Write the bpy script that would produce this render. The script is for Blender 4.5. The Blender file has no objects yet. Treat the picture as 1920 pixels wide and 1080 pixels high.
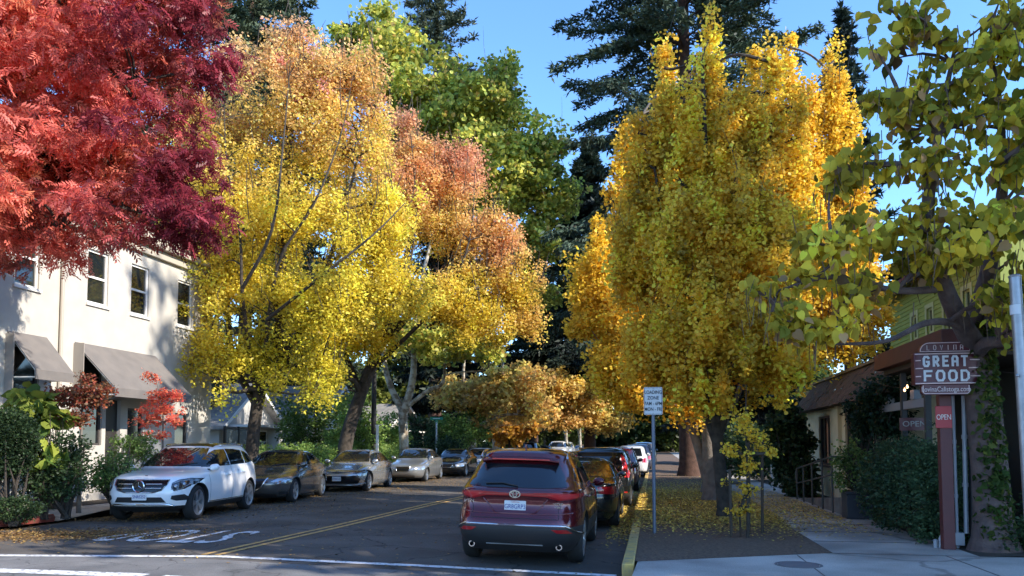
import bpy, bmesh, math, random
import numpy as np
from mathutils import Vector, Matrix
from mathutils.bvhtree import BVHTree
R = math.radians
S = bpy.context.scene
C = S.collection
random.seed(7)
RNG = np.random.default_rng(11)

# ------------------------------------------------------------ camera
F = 1490.0; PPX = 960.0; PPY = 750.0; EYE = 1.7
YAW = math.atan(264 / F); PITCH = math.atan(85 / F)
cd = bpy.data.cameras.new('camera'); cam = bpy.data.objects.new('camera', cd); C.objects.link(cam)
cd.sensor_width = 36; cd.lens = 36 * F / 1920; cd.shift_y = (PPY - 540) / 1920
cd.clip_end = 3000; cd.clip_start = 0.1
cam.location = (0, 0, EYE); cam.rotation_euler = (math.pi / 2 + PITCH, 0, YAW)
S.camera = cam
# ------------------------------------------------------------ light
SUN_EL = R(32); SUN_AZ = R(107)          # azimuth clockwise from +Y
w = bpy.data.worlds.new('World'); S.world = w; w.use_nodes = True
nt = w.node_tree; bg = nt.nodes['Background']
sk = nt.nodes.new('ShaderNodeTexSky'); sk.sky_type = 'NISHITA'; sk.sun_disc = False
sk.sun_elevation = SUN_EL; sk.sun_rotation = SUN_AZ; sk.air_density = 1.0; sk.dust_density = 0.1; sk.ozone_density = 5.5
sk.altitude = 1200
hs_ = nt.nodes.new('ShaderNodeHueSaturation'); hs_.inputs['Saturation'].default_value = 1.06
nt.links.new(sk.outputs[0], hs_.inputs['Color']); nt.links.new(hs_.outputs[0], bg.inputs[0]); bg.inputs[1].default_value = 0.15
sl = bpy.data.lights.new('sun', 'SUN'); so = bpy.data.objects.new('sun', sl); C.objects.link(so)
sl.energy = 2.75; sl.angle = R(0.53); sl.color = (1, .93, .82)
sd = Vector((math.sin(SUN_AZ) * math.cos(SUN_EL), math.cos(SUN_AZ) * math.cos(SUN_EL), math.sin(SUN_EL)))
so.rotation_euler = sd.to_track_quat('Z', 'Y').to_euler()
so.location = (30, -5, 40)
S.view_settings.view_transform = 'Standard'; S.view_settings.look = 'None'
S.view_settings.exposure = 1.68; S.view_settings.gamma = 1
S.render.engine = 'CYCLES'
cy = S.cycles
cy.max_bounces = 8; cy.diffuse_bounces = 5; cy.glossy_bounces = 3; cy.transmission_bounces = 4; cy.transparent_max_bounces = 4
cy.use_denoising = True; cy.caustics_reflective = False; cy.caustics_refractive = False
cy.sample_clamp_indirect = 6

def at(px, py, Y):
    """world point on the plane Y=const (photo coordinates are 1920x1080)"""
    d = ((px - PPX) / F, 1.0, -(py - PPY) / F)
    c, s = math.cos(PITCH), math.sin(PITCH); d = (d[0], d[1] * c - d[2] * s, d[1] * s + d[2] * c)
    c, s = math.cos(YAW), math.sin(YAW); d = (d[0] * c - d[1] * s, d[0] * s + d[1] * c, d[2])
    k = Y / d[1]
    return Vector((d[0] * k, Y, EYE + d[2] * k))

# ------------------------------------------------------------ materials
MATS = {}
def mat(name, col=(.5, .5, .5), rough=.6, metal=0, spec=.5, coat=0, noise=None, bump=0, bscale=40, emit=None, col2=None, nscale=6, ndetail=6, nlo=.35, nhi=.65):
    if name in MATS: return MATS[name]
    m = bpy.data.materials.new(name); m.use_nodes = True; t = m.node_tree; b = t.nodes['Principled BSDF']
    b.inputs['Base Color'].default_value = (*col, 1); b.inputs['Roughness'].default_value = rough
    b.inputs['Metallic'].default_value = metal; b.inputs['Specular IOR Level'].default_value = spec
    b.inputs['Coat Weight'].default_value = coat; b.inputs['Coat Roughness'].default_value = .03
    tc = t.nodes.new('ShaderNodeTexCoord')
    if col2:
        n = t.nodes.new('ShaderNodeTexNoise'); n.inputs['Scale'].default_value = nscale; n.inputs['Detail'].default_value = ndetail
        t.links.new(tc.outputs['Object'], n.inputs['Vector'])
        r = t.nodes.new('ShaderNodeValToRGB'); r.color_ramp.elements[0].position = nlo; r.color_ramp.elements[1].position = nhi
        r.color_ramp.elements[0].color = (*col, 1); r.color_ramp.elements[1].color = (*col2, 1)
        t.links.new(n.outputs[0], r.inputs[0]); t.links.new(r.outputs[0], b.inputs['Base Color'])
    if bump:
        n2 = t.nodes.new('ShaderNodeTexNoise'); n2.inputs['Scale'].default_value = bscale; n2.inputs['Detail'].default_value = 8
        t.links.new(tc.outputs['Object'], n2.inputs['Vector'])
        bp = t.nodes.new('ShaderNodeBump'); bp.inputs['Strength'].default_value = bump; bp.inputs['Distance'].default_value = .02
        t.links.new(n2.outputs[0], bp.inputs['Height']); t.links.new(bp.outputs[0], b.inputs['Normal'])
    if emit: b.inputs['Emission Color'].default_value = (*emit[0], 1); b.inputs['Emission Strength'].default_value = emit[1]
    MATS[name] = m; return m

def leafmat(name, trans=.4, rough=.45, spec=.35):
    m = bpy.data.materials.new(name); m.use_nodes = True; t = m.node_tree; b = t.nodes['Principled BSDF']
    a = t.nodes.new('ShaderNodeAttribute'); a.attribute_name = 'leafcol'
    t.links.new(a.outputs['Color'], b.inputs['Base Color']); b.inputs['Roughness'].default_value = rough
    b.inputs['Specular IOR Level'].default_value = spec
    tr = t.nodes.new('ShaderNodeBsdfTranslucent'); t.links.new(a.outputs['Color'], tr.inputs[0])
    mx = t.nodes.new('ShaderNodeMixShader'); mx.inputs[0].default_value = trans
    t.links.new(b.outputs[0], mx.inputs[1]); t.links.new(tr.outputs[0], mx.inputs[2])
    t.links.new(mx.outputs[0], t.nodes['Material Output'].inputs[0])
    MATS[name] = m; return m

ASPH = mat('asphalt', (.088, .077, .066), .85, col2=(.13, .115, .10), nscale=.9, bump=.5, bscale=90, nlo=.3, nhi=.75)
def crackify(m, dark=.35, scale=.55, amt=.9):
    t = m.node_tree; b = t.nodes['Principled BSDF']; src = b.inputs['Base Color'].links[0].from_socket; tc = t.nodes.new('ShaderNodeTexCoord')
    n = t.nodes.new('ShaderNodeTexNoise'); n.inputs['Scale'].default_value = 1.3; n.inputs['Detail'].default_value = 5; t.links.new(tc.outputs['Object'], n.inputs['Vector'])
    av = t.nodes.new('ShaderNodeVectorMath'); av.operation = 'MULTIPLY_ADD'; t.links.new(n.outputs['Color'], av.inputs[0]); av.inputs[1].default_value = (.9, .9, .9); t.links.new(tc.outputs['Object'], av.inputs[2])
    v = t.nodes.new('ShaderNodeTexVoronoi'); v.feature = 'DISTANCE_TO_EDGE'; v.inputs['Scale'].default_value = scale; t.links.new(av.outputs[0], v.inputs['Vector'])
    r = t.nodes.new('ShaderNodeValToRGB'); r.color_ramp.elements[0].position = .004; r.color_ramp.elements[1].position = .014; r.color_ramp.elements[0].color = (dark, dark, dark, 1); r.color_ramp.elements[1].color = (1, 1, 1, 1); t.links.new(v.outputs['Distance'], r.inputs[0])
    n2 = t.nodes.new('ShaderNodeTexNoise'); n2.inputs['Scale'].default_value = .5; n2.inputs['Detail'].default_value = 7; t.links.new(tc.outputs['Object'], n2.inputs['Vector'])
    r2 = t.nodes.new('ShaderNodeValToRGB'); r2.color_ramp.elements[0].position = .34; r2.color_ramp.elements[1].position = .62; r2.color_ramp.elements[0].color = (.55, .54, .53, 1); r2.color_ramp.elements[1].color = (1.08, 1.07, 1.05, 1); t.links.new(n2.outputs[0], r2.inputs[0])
    n3 = t.nodes.new('ShaderNodeTexNoise'); n3.inputs['Scale'].default_value = 70; n3.inputs['Detail'].default_value = 2; t.links.new(tc.outputs['Object'], n3.inputs['Vector'])
    r3 = t.nodes.new('ShaderNodeValToRGB'); r3.color_ramp.elements[0].position = .3; r3.color_ramp.elements[1].position = .7; r3.color_ramp.elements[0].color = (.75, .75, .75, 1); r3.color_ramp.elements[1].color = (1.25, 1.25, 1.25, 1); t.links.new(n3.outputs[0], r3.inputs[0])
    cur = src
    for q, f in ((r, amt), (r2, 1), (r3, 1)):
        mx = t.nodes.new('ShaderNodeMix'); mx.data_type = 'RGBA'; mx.blend_type = 'MULTIPLY'; mx.inputs[0].default_value = f; t.links.new(cur, mx.inputs[6]); t.links.new(q.outputs[0], mx.inputs[7]); cur = mx.outputs[2]
    t.links.new(cur, b.inputs['Base Color'])
crackify(ASPH)
ASPH2 = mat('asphalt_worn', (.13, .13, .13), .9, col2=(.20, .195, .19), nscale=1.2, bump=.4, bscale=90)
crackify(ASPH2, .5, .8)
GRND = mat('soil', (.035, .026, .018), .95, col2=(.07, .05, .032), nscale=3, bump=.8, bscale=30)
MULCH = mat('mulch', (.085, .055, .036), .95, col2=(.19, .12, .075), nscale=26, bump=1, bscale=60)
CONC = mat('concrete', (.40, .365, .32), .85, col2=(.52, .475, .42), nscale=1.6, bump=.25, bscale=60, nlo=.3, nhi=.7)
crackify(CONC, .55, .22)
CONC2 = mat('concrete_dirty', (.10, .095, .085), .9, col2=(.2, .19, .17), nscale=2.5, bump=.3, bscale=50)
YKERB = mat('kerb_yellow', (.66, .42, .11), .85, col2=(.36, .27, .15), nscale=9, bump=.4, nlo=.38, nhi=.68)
RKERB = mat('kerb_red', (.38, .06, .04), .8, col2=(.22, .07, .05), nscale=7)
YPAINT = mat('paint_yellow', (.66, .39, .11), .7, col2=(.20, .15, .10), nscale=14, nlo=.46, nhi=.66)
WPAINT = mat('paint_white', (.74, .73, .71), .7, col2=(.17, .17, .17), nscale=16, nlo=.50, nhi=.68)
STUC = mat('stucco', (.45, .42, .37), .9, col2=(.50, .465, .41), nscale=2, bump=.35, bscale=120)
CREAM = mat('cream_plaster', (.7, .64, .44), .9, col2=(.6, .55, .38), nscale=3, bump=.3, bscale=80)
TRIM = mat('white_trim', (.75, .73, .68), .6)
GLASS = mat('window_glass', (.012, .016, .018), .04, spec=.9)
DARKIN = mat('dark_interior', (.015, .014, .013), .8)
AWN = mat('awning_canvas', (.14, .125, .115), .85, col2=(.17, .15, .135), nscale=3, bump=.15, bscale=200)
SHING = mat('wood_shingle', (.12, .075, .04), .9, col2=(.06, .04, .025), nscale=5, bump=.7, bscale=40)
GSHING = mat('grey_shingle', (.30, .28, .25), .9, col2=(.18, .17, .16), nscale=4, bump=.6, bscale=30)
GREYW = mat('grey_wood', (.3, .29, .27), .8, col2=(.22, .21, .2), nscale=3)
LIMEW = mat('yellow_clapboard', (.42, .46, .10), .75, col2=(.38, .42, .09), nscale=2)
LTRIM = mat('pale_yellow_trim', (.62, .62, .28), .7)
MAROON = mat('maroon_paint', (.11, .022, .022), .5, col2=(.09, .02, .02), nscale=6)
SIGNM = mat('sign_maroon', (.10, .012, .022), .35)
REDSIGN = mat('sign_red', (.42, .03, .035), .45)
NEON = mat('neon_tube', (.8, .82, .85), .25)
SIGNW = mat('sign_white', (.62, .62, .62), .45)
SIGNBK = mat('sign_black', (.02, .02, .025), .5)
GALV = mat('galvanised', (.36, .37, .40), .42, metal=.7, col2=(.28, .29, .31), nscale=8)
POLEG = mat('pole_grey', (.16, .18, .22), .55, metal=.3)
CONDUIT = mat('conduit_grey', (.42, .43, .46), .5, metal=.2)
DKMETAL = mat('dark_metal', (.03, .03, .032), .5, metal=.4)
RAILM = mat('rail_metal', (.07, .065, .06), .55, metal=.4)
GRNSIGN = mat('sign_green', (.02, .22, .12), .5)
BARK_D = mat('bark_dark', (.035, .027, .02), .95, col2=(.075, .058, .045), nscale=7, bump=1, bscale=25)
BARK_G = mat('bark_grey', (.12, .1, .085), .95, col2=(.2, .17, .14), nscale=6, bump=.9, bscale=22)
BARK_S = mat('bark_sycamore', (.20, .15, .10), .9, col2=(.5, .45, .36), nscale=3.5, bump=.4, bscale=20, nlo=.42, nhi=.58)
BARK_R = mat('bark_redwood', (.05, .025, .015), .95, col2=(.09, .045, .03), nscale=5, bump=1, bscale=15)
BARK_C = mat('bark_catalpa', (.09, .06, .055), .95, col2=(.15, .10, .085), nscale=5, bump=1, bscale=20)
STAKE = mat('stake_wood', (.07, .05, .035), .9, bump=.5)
LEAF = leafmat('leaf', .5)
LEAFB = leafmat('leaf_broad', .45, .6, .2)
NEEDLE = leafmat('needle', .15, .6, .3)
LITTER = leafmat('litter', .1, .8, .2)

# ------------------------------------------------------------ object helpers
def tag(o, label=None, cat=None, group=None, kind=None):
    if label: o['label'] = label
    if cat: o['category'] = cat
    if group: o['group'] = group
    if kind: o['kind'] = kind
    return o
def empty(name, loc=(0, 0, 0), rz=0, **k):
    o = bpy.data.objects.new(name, None); C.objects.link(o); o.location = loc; o.rotation_euler = (0, 0, rz)
    o.empty_display_size = .2
    return tag(o, **k)
def link(name, me, parent=None, mats=(), loc=None, smooth=None, bevel=0):
    o = bpy.data.objects.new(name, me); C.objects.link(o)
    for m in mats: me.materials.append(m)
    if parent: o.parent = parent
    if loc is not None: o.location = loc
    if smooth is not None and len(me.polygons):
        me.polygons.foreach_set('use_smooth', [True] * len(me.polygons)); me.set_sharp_from_angle(angle=R(smooth))
    if bevel:
        b = o.modifiers.new('bevel', 'BEVEL'); b.width = bevel; b.segments = 2; b.limit_method = 'ANGLE'
    return o
class MB:
    def __init__(s): s.V = []; s.F = []; s.M = []
    def add(s, vs, fs, m=0):
        n = len(s.V); s.V += [tuple(v) for v in vs]; s.F += [tuple(i + n for i in f) for f in fs]; s.M += [m] * len(fs); return s
    def box(s, x0, x1, y0, y1, z0, z1, m=0, M=None):
        v = [Vector(p) for p in ((x0, y0, z0), (x1, y0, z0), (x1, y1, z0), (x0, y1, z0), (x0, y0, z1), (x1, y0, z1), (x1, y1, z1), (x0, y1, z1))]
        if M: v = [M @ p for p in v]
        return s.add(v, [(0, 3, 2, 1), (4, 5, 6, 7), (0, 1, 5, 4), (1, 2, 6, 5), (2, 3, 7, 6), (3, 0, 4, 7)], m)
    def tube(s, pts, r, n=8, m=0, cap=True):
        pts = [Vector(p) for p in pts]; k = len(pts)
        if not hasattr(r, '__len__'): r = [r] * k
        vs = []; prev = None
        for i, p in enumerate(pts):
            t = (pts[min(i + 1, k - 1)] - pts[max(i - 1, 0)])
            t = t.normalized() if t.length > 1e-9 else Vector((0, 0, 1))
            if prev is None:
                a = t.orthogonal().normalized()
            else:
                a = prev - t * prev.dot(t); a = a.normalized() if a.length > 1e-6 else t.orthogonal().normalized()
            prev = a; b = t.cross(a)
            for j in range(n):
                an = 2 * math.pi * j / n; vs.append(p + (a * math.cos(an) + b * math.sin(an)) * r[i])
        fs = [(i * n + j, i * n + (j + 1) % n, (i + 1) * n + (j + 1) % n, (i + 1) * n + j) for i in range(k - 1) for j in range(n)]
        if cap: fs += [tuple(range(n))[::-1], tuple((k - 1) * n + j for j in range(n))]
        return s.add(vs, fs, m)
    def lathe(s, prof, n=24, m=0, M=None, closed=False):      # prof (r, h) about local z
        vs = []
        for r, h in prof:
            for j in range(n):
                a = 2 * math.pi * j / n; v = Vector((r * math.cos(a), r * math.sin(a), h)); vs.append(M @ v if M else v)
        k = len(prof)
        fs = [(i * n + j, i * n + (j + 1) % n, ((i + 1) % k) * n + (j + 1) % n, ((i + 1) % k) * n + j) for i in range(k if closed else k - 1) for j in range(n)]
        if not closed: fs += [tuple(range(n))[::-1], tuple((k - 1) * n + j for j in range(n))]
        return s.add(vs, fs, m)
    def prism(s, poly, h0, h1, M=None, m=0):                   # polygon in xy, extruded in z
        n = len(poly); vs = [Vector((p[0], p[1], h0)) for p in poly] + [Vector((p[0], p[1], h1)) for p in poly]
        if M: vs = [M @ v for v in vs]
        return s.add(vs, [tuple(range(n))[::-1], tuple(range(n, 2 * n))] + [(i, (i + 1) % n, n + (i + 1) % n, n + i) for i in range(n)], m)
    def mesh(s, name='m'):
        me = bpy.data.meshes.new(name); me.from_pydata(s.V, [], s.F)
        me.polygons.foreach_set('material_index', s.M); me.update(); return me
    def build(s, name, mats, parent=None, loc=None, smooth=35, bevel=0):
        if not isinstance(mats, (list, tuple)): mats = [mats]
        return link(name, s.mesh(name), parent, mats, loc, smooth, bevel)
def text_mb(txt, size, ext, font_sx=1, space=1.0, off=0):
    cu = bpy.data.curves.new('t', 'FONT'); cu.body = txt; cu.size = size; cu.extrude = ext; cu.align_x = 'CENTER'; cu.align_y = 'CENTER'
    cu.space_character = space; cu.offset = off; cu.resolution_u = 3
    o = bpy.data.objects.new('t', cu); C.objects.link(o)
    dg = bpy.context.evaluated_depsgraph_get(); me = bpy.data.meshes.new_from_object(o.evaluated_get(dg))
    C.objects.unlink(o); bpy.data.objects.remove(o)
    if font_sx != 1:
        for v in me.vertices: v.co.x *= font_sx
    return me
def text(name, txt, size, ext, M, m, parent, sx=1, space=1.0, off=0):
    me = text_mb(txt, size, ext, sx, space, off); me.transform(M); me.materials.clear()
    return link(name, me, parent, [m])
def rrect(w_, h_, r, n=5):
    P = []
    for cx, cy_, a0 in ((w_ - r, h_ - r, 0), (-w_ + r, h_ - r, 90), (-w_ + r, -h_ + r, 180), (w_ - r, -h_ + r, 270)):
        P += [(cx + r * math.cos(R(a0 + 90 * i / n)), cy_ + r * math.sin(R(a0 + 90 * i / n))) for i in range(n + 1)]
    return P
YZ = lambda loc: Matrix.Translation(loc) @ Matrix.Rotation(R(90), 4, 'X')     # text facing -Y, upright

# ------------------------------------------------------------ foliage helpers
T_DIAM = (np.array([(0, 0, 0), (.45, -.34, .08), (1, 0, 0), (.45, .34, .08)]), [(0, 1, 2, 3)])
T_WIDE = (np.array([(0, 0, 0), (.25, -.5, .10), (.8, -.4, .05), (1, 0, -.05), (.8, .4, .05), (.25, .5, .10)]), [(0, 1, 2, 3), (0, 3, 4, 5)])
T_HEART = (np.array([(0, 0, 0), (-.12, -.26, .05), (.12, -.48, .10), (.5, -.42, .08), (.8, -.17, -.02), (1.08, 0, -.12), (.8, .17, -.02), (.5, .42, .08), (.12, .48, .10), (-.12, .26, .05), (.5, 0, -.0)]),
           [(0, 1, 2, 3, 10), (10, 3, 4, 5), (0, 10, 7, 8, 9), (10, 5, 6, 7)])
T_CAT = (np.array([(0, 0, 0), (-.10, -.22, -.02), (.10, -.43, -.06), (.42, -.42, -.12), (.74, -.22, -.22), (1.02, 0, -.36), (.74, .22, -.22), (.42, .42, -.12), (.10, .43, -.06), (-.10, .22, -.02), (.48, 0, -.0)]), T_HEART[1])
T_NEED = (np.array([(0, 0, 0), (.35, -.16, .0), (1, 0, -.10), (.35, .16, .0)]), [(0, 1, 2, 3)])
def t_pinnate(k=6):
    V = []; Fs = []
    for i in range(k):
        x = .15 + .8 * i / (k - 1); z = -.35 * x * x
        for s_ in (-1, 1):
            n = len(V); L = .46 * (1 - .35 * i / k)
            V += [(x, 0, z), (x + .06, s_ * L * .5, z - .01), (x + .34, s_ * L, z - .16), (x + .30, s_ * L * .45, z - .03)]
            Fs.append((n, n + 1, n + 2, n + 3))
    n = len(V); V += [(0, -.012, 0), (1, -.012, -.35), (1, .012, -.35), (0, .012, 0)]; Fs.append((n, n + 1, n + 2, n + 3))
    return (np.array(V), Fs)
T_PIN = t_pinnate()
def norm(a): return a / np.maximum(np.linalg.norm(a, axis=1, keepdims=True), 1e-9)
def leaf_mesh(name, pos, size, tmpl, cols, droop=.4, outc=None, up=.8, flat=None):
    N = len(pos); tv, tf = tmpl; K = len(tv)
    d = RNG.normal(size=(N, 3)); d[:, 2] = d[:, 2] * .5 - droop
    if outc is not None: d += norm(pos - np.asarray(outc)) * .8
    if flat is not None: d[:, 2] = RNG.normal(size=N) * flat
    X = norm(d); n = RNG.normal(size=(N, 3)) * (1 if flat is None else flat); n[:, 2] += up if flat is None else 1
    Z = norm(n - X * np.sum(n * X, axis=1, keepdims=True)); Y = np.cross(Z, X)
    B = np.stack([X, Y, Z], axis=1) * np.asarray(size).reshape(-1, 1, 1)
    P = np.einsum('kc,ncd->nkd', tv, B) + np.asarray(pos)[:, None, :]
    me = bpy.data.meshes.new(name); me.vertices.add(N * K); me.vertices.foreach_set('co', P.astype(np.float32).ravel())
    fl = np.concatenate([np.array(f) for f in tf]); per = len(fl); nf = len(tf); sz = np.array([len(f) for f in tf])
    loops = (fl[None, :] + (np.arange(N) * K)[:, None]).ravel().astype(np.int32)
    starts = (np.concatenate([[0], np.cumsum(sz)[:-1]])[None, :] + (np.arange(N) * per)[:, None]).ravel().astype(np.int32)
    me.loops.add(N * per); me.loops.foreach_set('vertex_index', loops)
    me.polygons.add(N * nf); me.polygons.foreach_set('loop_start', starts)
    me.update(calc_edges=True)
    ca = me.color_attributes.new('leafcol', 'FLOAT_COLOR', 'POINT')
    c4 = np.ones((N, K, 4), np.float32); c4[:, :, :3] = np.clip(cols, 0, 1)[:, None, :]
    ca.data.foreach_set('color', c4.ravel()); return me
def snoise(p, sc, seed=0):
    r = np.random.default_rng(seed); o = np.zeros(len(p))
    for k in range(5):
        a = r.normal(size=3) * sc * (1 + .7 * k); o += np.sin(p @ a + r.uniform(0, 6.28)) / (1 + .5 * k)
    return o / 2.2
def palette(cols, wts, jitter=.18):
    cols = np.array(cols); wts = np.array(wts, float)
    def f(p, z01):
        wt = np.tile(wts, (len(p), 1)); idx = np.array([RNG.choice(len(cols), p=wts / wts.sum()) for _ in range(1)])
        u = RNG.random(len(p)); cw = np.cumsum(wts / wts.sum()); i = np.searchsorted(cw, u).clip(0, len(cols) - 1)
        return cols[i] * (1 + RNG.normal(size=(len(p), 1)) * jitter)
    return f
def clumps(blobs, n, shell=.55, sat=.16):
    vol = np.array([(b[1][0] * b[1][1] * b[1][2]) ** (.75) * (b[2] if len(b) > 2 else 1) for b in blobs]); vol /= vol.sum()
    idx = RNG.choice(len(blobs), size=n, p=vol)
    c = np.array([tuple(b[0]) for b in blobs])[idx]; r = np.array([tuple(b[1]) for b in blobs])[idx]
    d = norm(RNG.normal(size=(n, 3))); rr = shell + (1 - shell) * RNG.random((n, 1)) ** .8
    rr = rr * np.where(RNG.random((n, 1)) < sat, RNG.uniform(1.0, 1.38, (n, 1)), 1); inner = RNG.random((n, 1)) < .22; rr = np.where(inner, RNG.random((n, 1)) * shell, rr)
    return c + d * r * rr, idx
def limb(mb, a, b, r0, r1, sag=.12, k=5, n=6, wob=.12):
    a = Vector(a); b = Vector(b); L = (b - a).length; pts = []; w1 = Vector(RNG.normal(size=3)) * L * wob * .5
    for i in range(k + 1):
        t = i / k; p = a.lerp(b, t) + w1 * math.sin(math.pi * t) + Vector((0, 0, 1)) * L * sag * math.sin(math.pi * t) * (1 - t)
        pts.append(p)
    mb.tube(pts, [r0 + (r1 - r0) * i / k for i in range(k + 1)], n, cap=False); return pts
def tree(name, label, cat, trunk, blobs, ncl, per, sig, lsize, tmpl, colf, bark, group=None, leaf=None, droop=.4, up=.8, shell=.55, zf=.8, limbs=True, twigs=0, stems=None, nsub=60, cz=None, twr=.012, clumpcol=.12, crown='crown', flatten=None, bottom=None, sat=.16, holes=None, hsc=.9):
    base = trunk[0][0]
    t = empty(name, base, label=label, cat=cat, group=group)
    mb = MB(); B = Vector(base)
    def path(tr):
        P = [Vector(p) - B for p, r in tr]; rr = [r for p, r in tr]
        # smooth subdivision
        Q = []; q = []
        for i in range(len(P) - 1):
            for k in range(4):
                u = k / 4; p0 = P[max(i - 1, 0)]; p1 = P[i]; p2 = P[i + 1]; p3 = P[min(i + 2, len(P) - 1)]
                Q.append(.5 * ((2 * p1) + (p2 - p0) * u + (2 * p0 - 5 * p1 + 4 * p2 - p3) * u * u + (3 * p1 - p0 - 3 * p2 + p3) * u ** 3)); q.append(rr[i] + (rr[i + 1] - rr[i]) * u)
        Q.append(P[-1]); q.append(rr[-1]); q[0] *= 1.35; q[1] *= 1.1
        Q.insert(0, Q[0] - Vector((0, 0, .25))); q.insert(0, q[0] * 1.15)
        return Q, q
    Q, q = path(trunk); mb.tube(Q, q, 12)
    allst = [(Q, q)]
    for st in (stems or []):
        P2 = [Vector(p) - B for p, r in st]; Q2 = []; q2 = []
        for i in range(len(P2) - 1):
            for k in range(4):
                u = k / 4; p0 = P2[max(i - 1, 0)]; p1 = P2[i]; p2 = P2[i + 1]; p3 = P2[min(i + 2, len(P2) - 1)]
                Q2.append(.5 * ((2 * p1) + (p2 - p0) * u + (2 * p0 - 5 * p1 + 4 * p2 - p3) * u * u + (3 * p1 - p0 - 3 * p2 + p3) * u ** 3)); q2.append(st[i][1] + (st[i + 1][1] - st[i][1]) * u)
        Q2.append(P2[-1]); q2.append(st[-1][1]); mb.tube(Q2, q2, 10); allst.append((Q2, q2))
    cc, idx = clumps(blobs, ncl, shell, sat)
    if bottom is not None: cc = cc[cc[:, 2] > bottom + RNG.random(len(cc)) * .6]
    if holes is not None: cc = cc[snoise(cc, hsc, 77) + RNG.normal(size=len(cc)) * .12 > holes]
    ncl = len(cc)
    sk = [(p, r) for Q_, q_ in allst for p, r in list(zip(Q_, q_))[len(Q_) // 3:]]
    if limbs:
        for bl in blobs:
            c = Vector(tuple(bl[0])) - B
            cand = [s_ for s_ in sk if s_[0].z < c.z + .3] or sk
            s0 = min(cand, key=lambda s_: (s_[0] - c).length + .4 * abs(s_[0].z - c.z + bl[1][2]))
            pts = limb(mb, s0[0], c, min(s0[1] * .6, .16), .04, k=6)
            sk += [(p, .05) for p in pts[2:]]
    for j in RNG.choice(ncl, size=min(nsub, ncl), replace=False):
        c = Vector(cc[j]) - B; s0 = min(sk, key=lambda s_: (s_[0] - c).length + (2 if s_[0].z > c.z else 0))
        limb(mb, s0[0], c, min(.035, s0[1]), .008, k=4, n=4)
    for j in RNG.choice(ncl, size=min(twigs, ncl), replace=False):
        c = Vector(cc[j]) - B; dd = Vector(RNG.normal(size=3) * .25) + Vector((0, 0, 1)); L = RNG.uniform(.6, 1.5)
        mb.tube([c, c + dd * L * .5, c + dd * L + Vector(RNG.normal(size=3) * .08)], [twr, twr * .8, twr * .4], 3, cap=False)
    mb.build('trunk', bark, t, smooth=60)
    rep = RNG.poisson(per, size=ncl) if per < 400 else np.full(ncl, per)
    ci = np.repeat(np.arange(ncl), rep); sg = sig * RNG.uniform(.6, 1.35, size=ncl)[ci][:, None]
    off = norm(RNG.normal(size=(len(ci), 3))) * (RNG.random((len(ci), 1)) ** .55) * 1.6
    pos = cc[ci] + off * sg * np.array([1, 1, zf])
    zz = pos[:, 2]; lo, hi = zz.min(), zz.max(); z01 = (zz - lo) / (hi - lo)
    cols = colf(pos, z01) * (1 + RNG.normal(size=ncl) * clumpcol)[ci][:, None]
    ctr = np.mean(cc, axis=0)
    me = leaf_mesh('crown', pos - np.array(B), lsize * RNG.uniform(.7, 1.25, size=len(pos)), tmpl, cols, droop, None, up, flatten)
    link(crown, me, t, [leaf or LEAF]); return t
def conifer(name, label, base, H, rad, z0, col, group=None, nb=90, r0=.5, droop=.35, dens=26, size=.42, gap=.0, seed=1, bark=None, lay=.9, topr=.15, cat='tree'):
    rg = np.random.default_rng(seed); t = empty(name, base, label=label, cat=cat, group=group); mb = MB()
    mb.tube([(0, 0, -.3), (0, 0, .6), (0, 0, H * .5), (0, 0, H)], [r0 * 1.4, r0, r0 * .6, .03], 14)
    P = []
    z = z0
    while z < H - .3:
        u = (z - z0) / (H - z0); L0 = rad * (1 - u) ** .75 * (1 if u > .12 else .75 + u * 2) + topr
        for k in range(rg.integers(3, 6)):
            a = rg.uniform(0, 6.283); L = L0 * rg.uniform(.55, 1.15); zz = z + rg.uniform(-.3, .3)
            dr = droop * rg.uniform(.6, 1.3); pts = []
            for i in range(7):
                s_ = i / 6; pts.append(Vector((math.cos(a) * L * s_, math.sin(a) * L * s_, zz + L * (.18 * s_ - dr * s_ * s_ + .16 * s_ ** 4))))
            mb.tube(pts, [max(.02, .05 * L / rad + .01) * (1 - .85 * i / 6) for i in range(7)], 4, cap=False)
            n = int(dens * L)
            s_ = rg.uniform(.12, 1.02, n) ** .8; i0 = np.clip((s_ * 6).astype(int), 0, 5); fr = s_ * 6 - i0
            pa = np.array([tuple(p) for p in pts]); pp = pa[i0] * (1 - fr)[:, None] + pa[i0 + 1] * fr[:, None]
            wd = (.16 * L + .15) * (1.05 - .8 * s_); side = rg.uniform(-1, 1, n) * wd
            pp[:, 0] += -math.sin(a) * side; pp[:, 1] += math.cos(a) * side; pp[:, 2] += rg.normal(size=n) * .10 - abs(side) * .25
            P.append(pp)
        z += lay * rg.uniform(.5, 1.2) * (1 - .5 * u)
    mb.build('trunk', bark or BARK_R, t, smooth=60)
    P = np.concatenate(P); cols = np.array(col)[None, :] * (1 + rg.normal(size=(len(P), 1)) * .25) + snoise(P, .5, seed)[:, None] * np.array([.008, .012, .002])
    me = leaf_mesh('crown', P, size * rg.uniform(.6, 1.3, len(P)), T_NEED, cols, .35, (0, 0, H * .4), 1.2)
    link('crown', me, t, [NEEDLE]); return t
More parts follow.
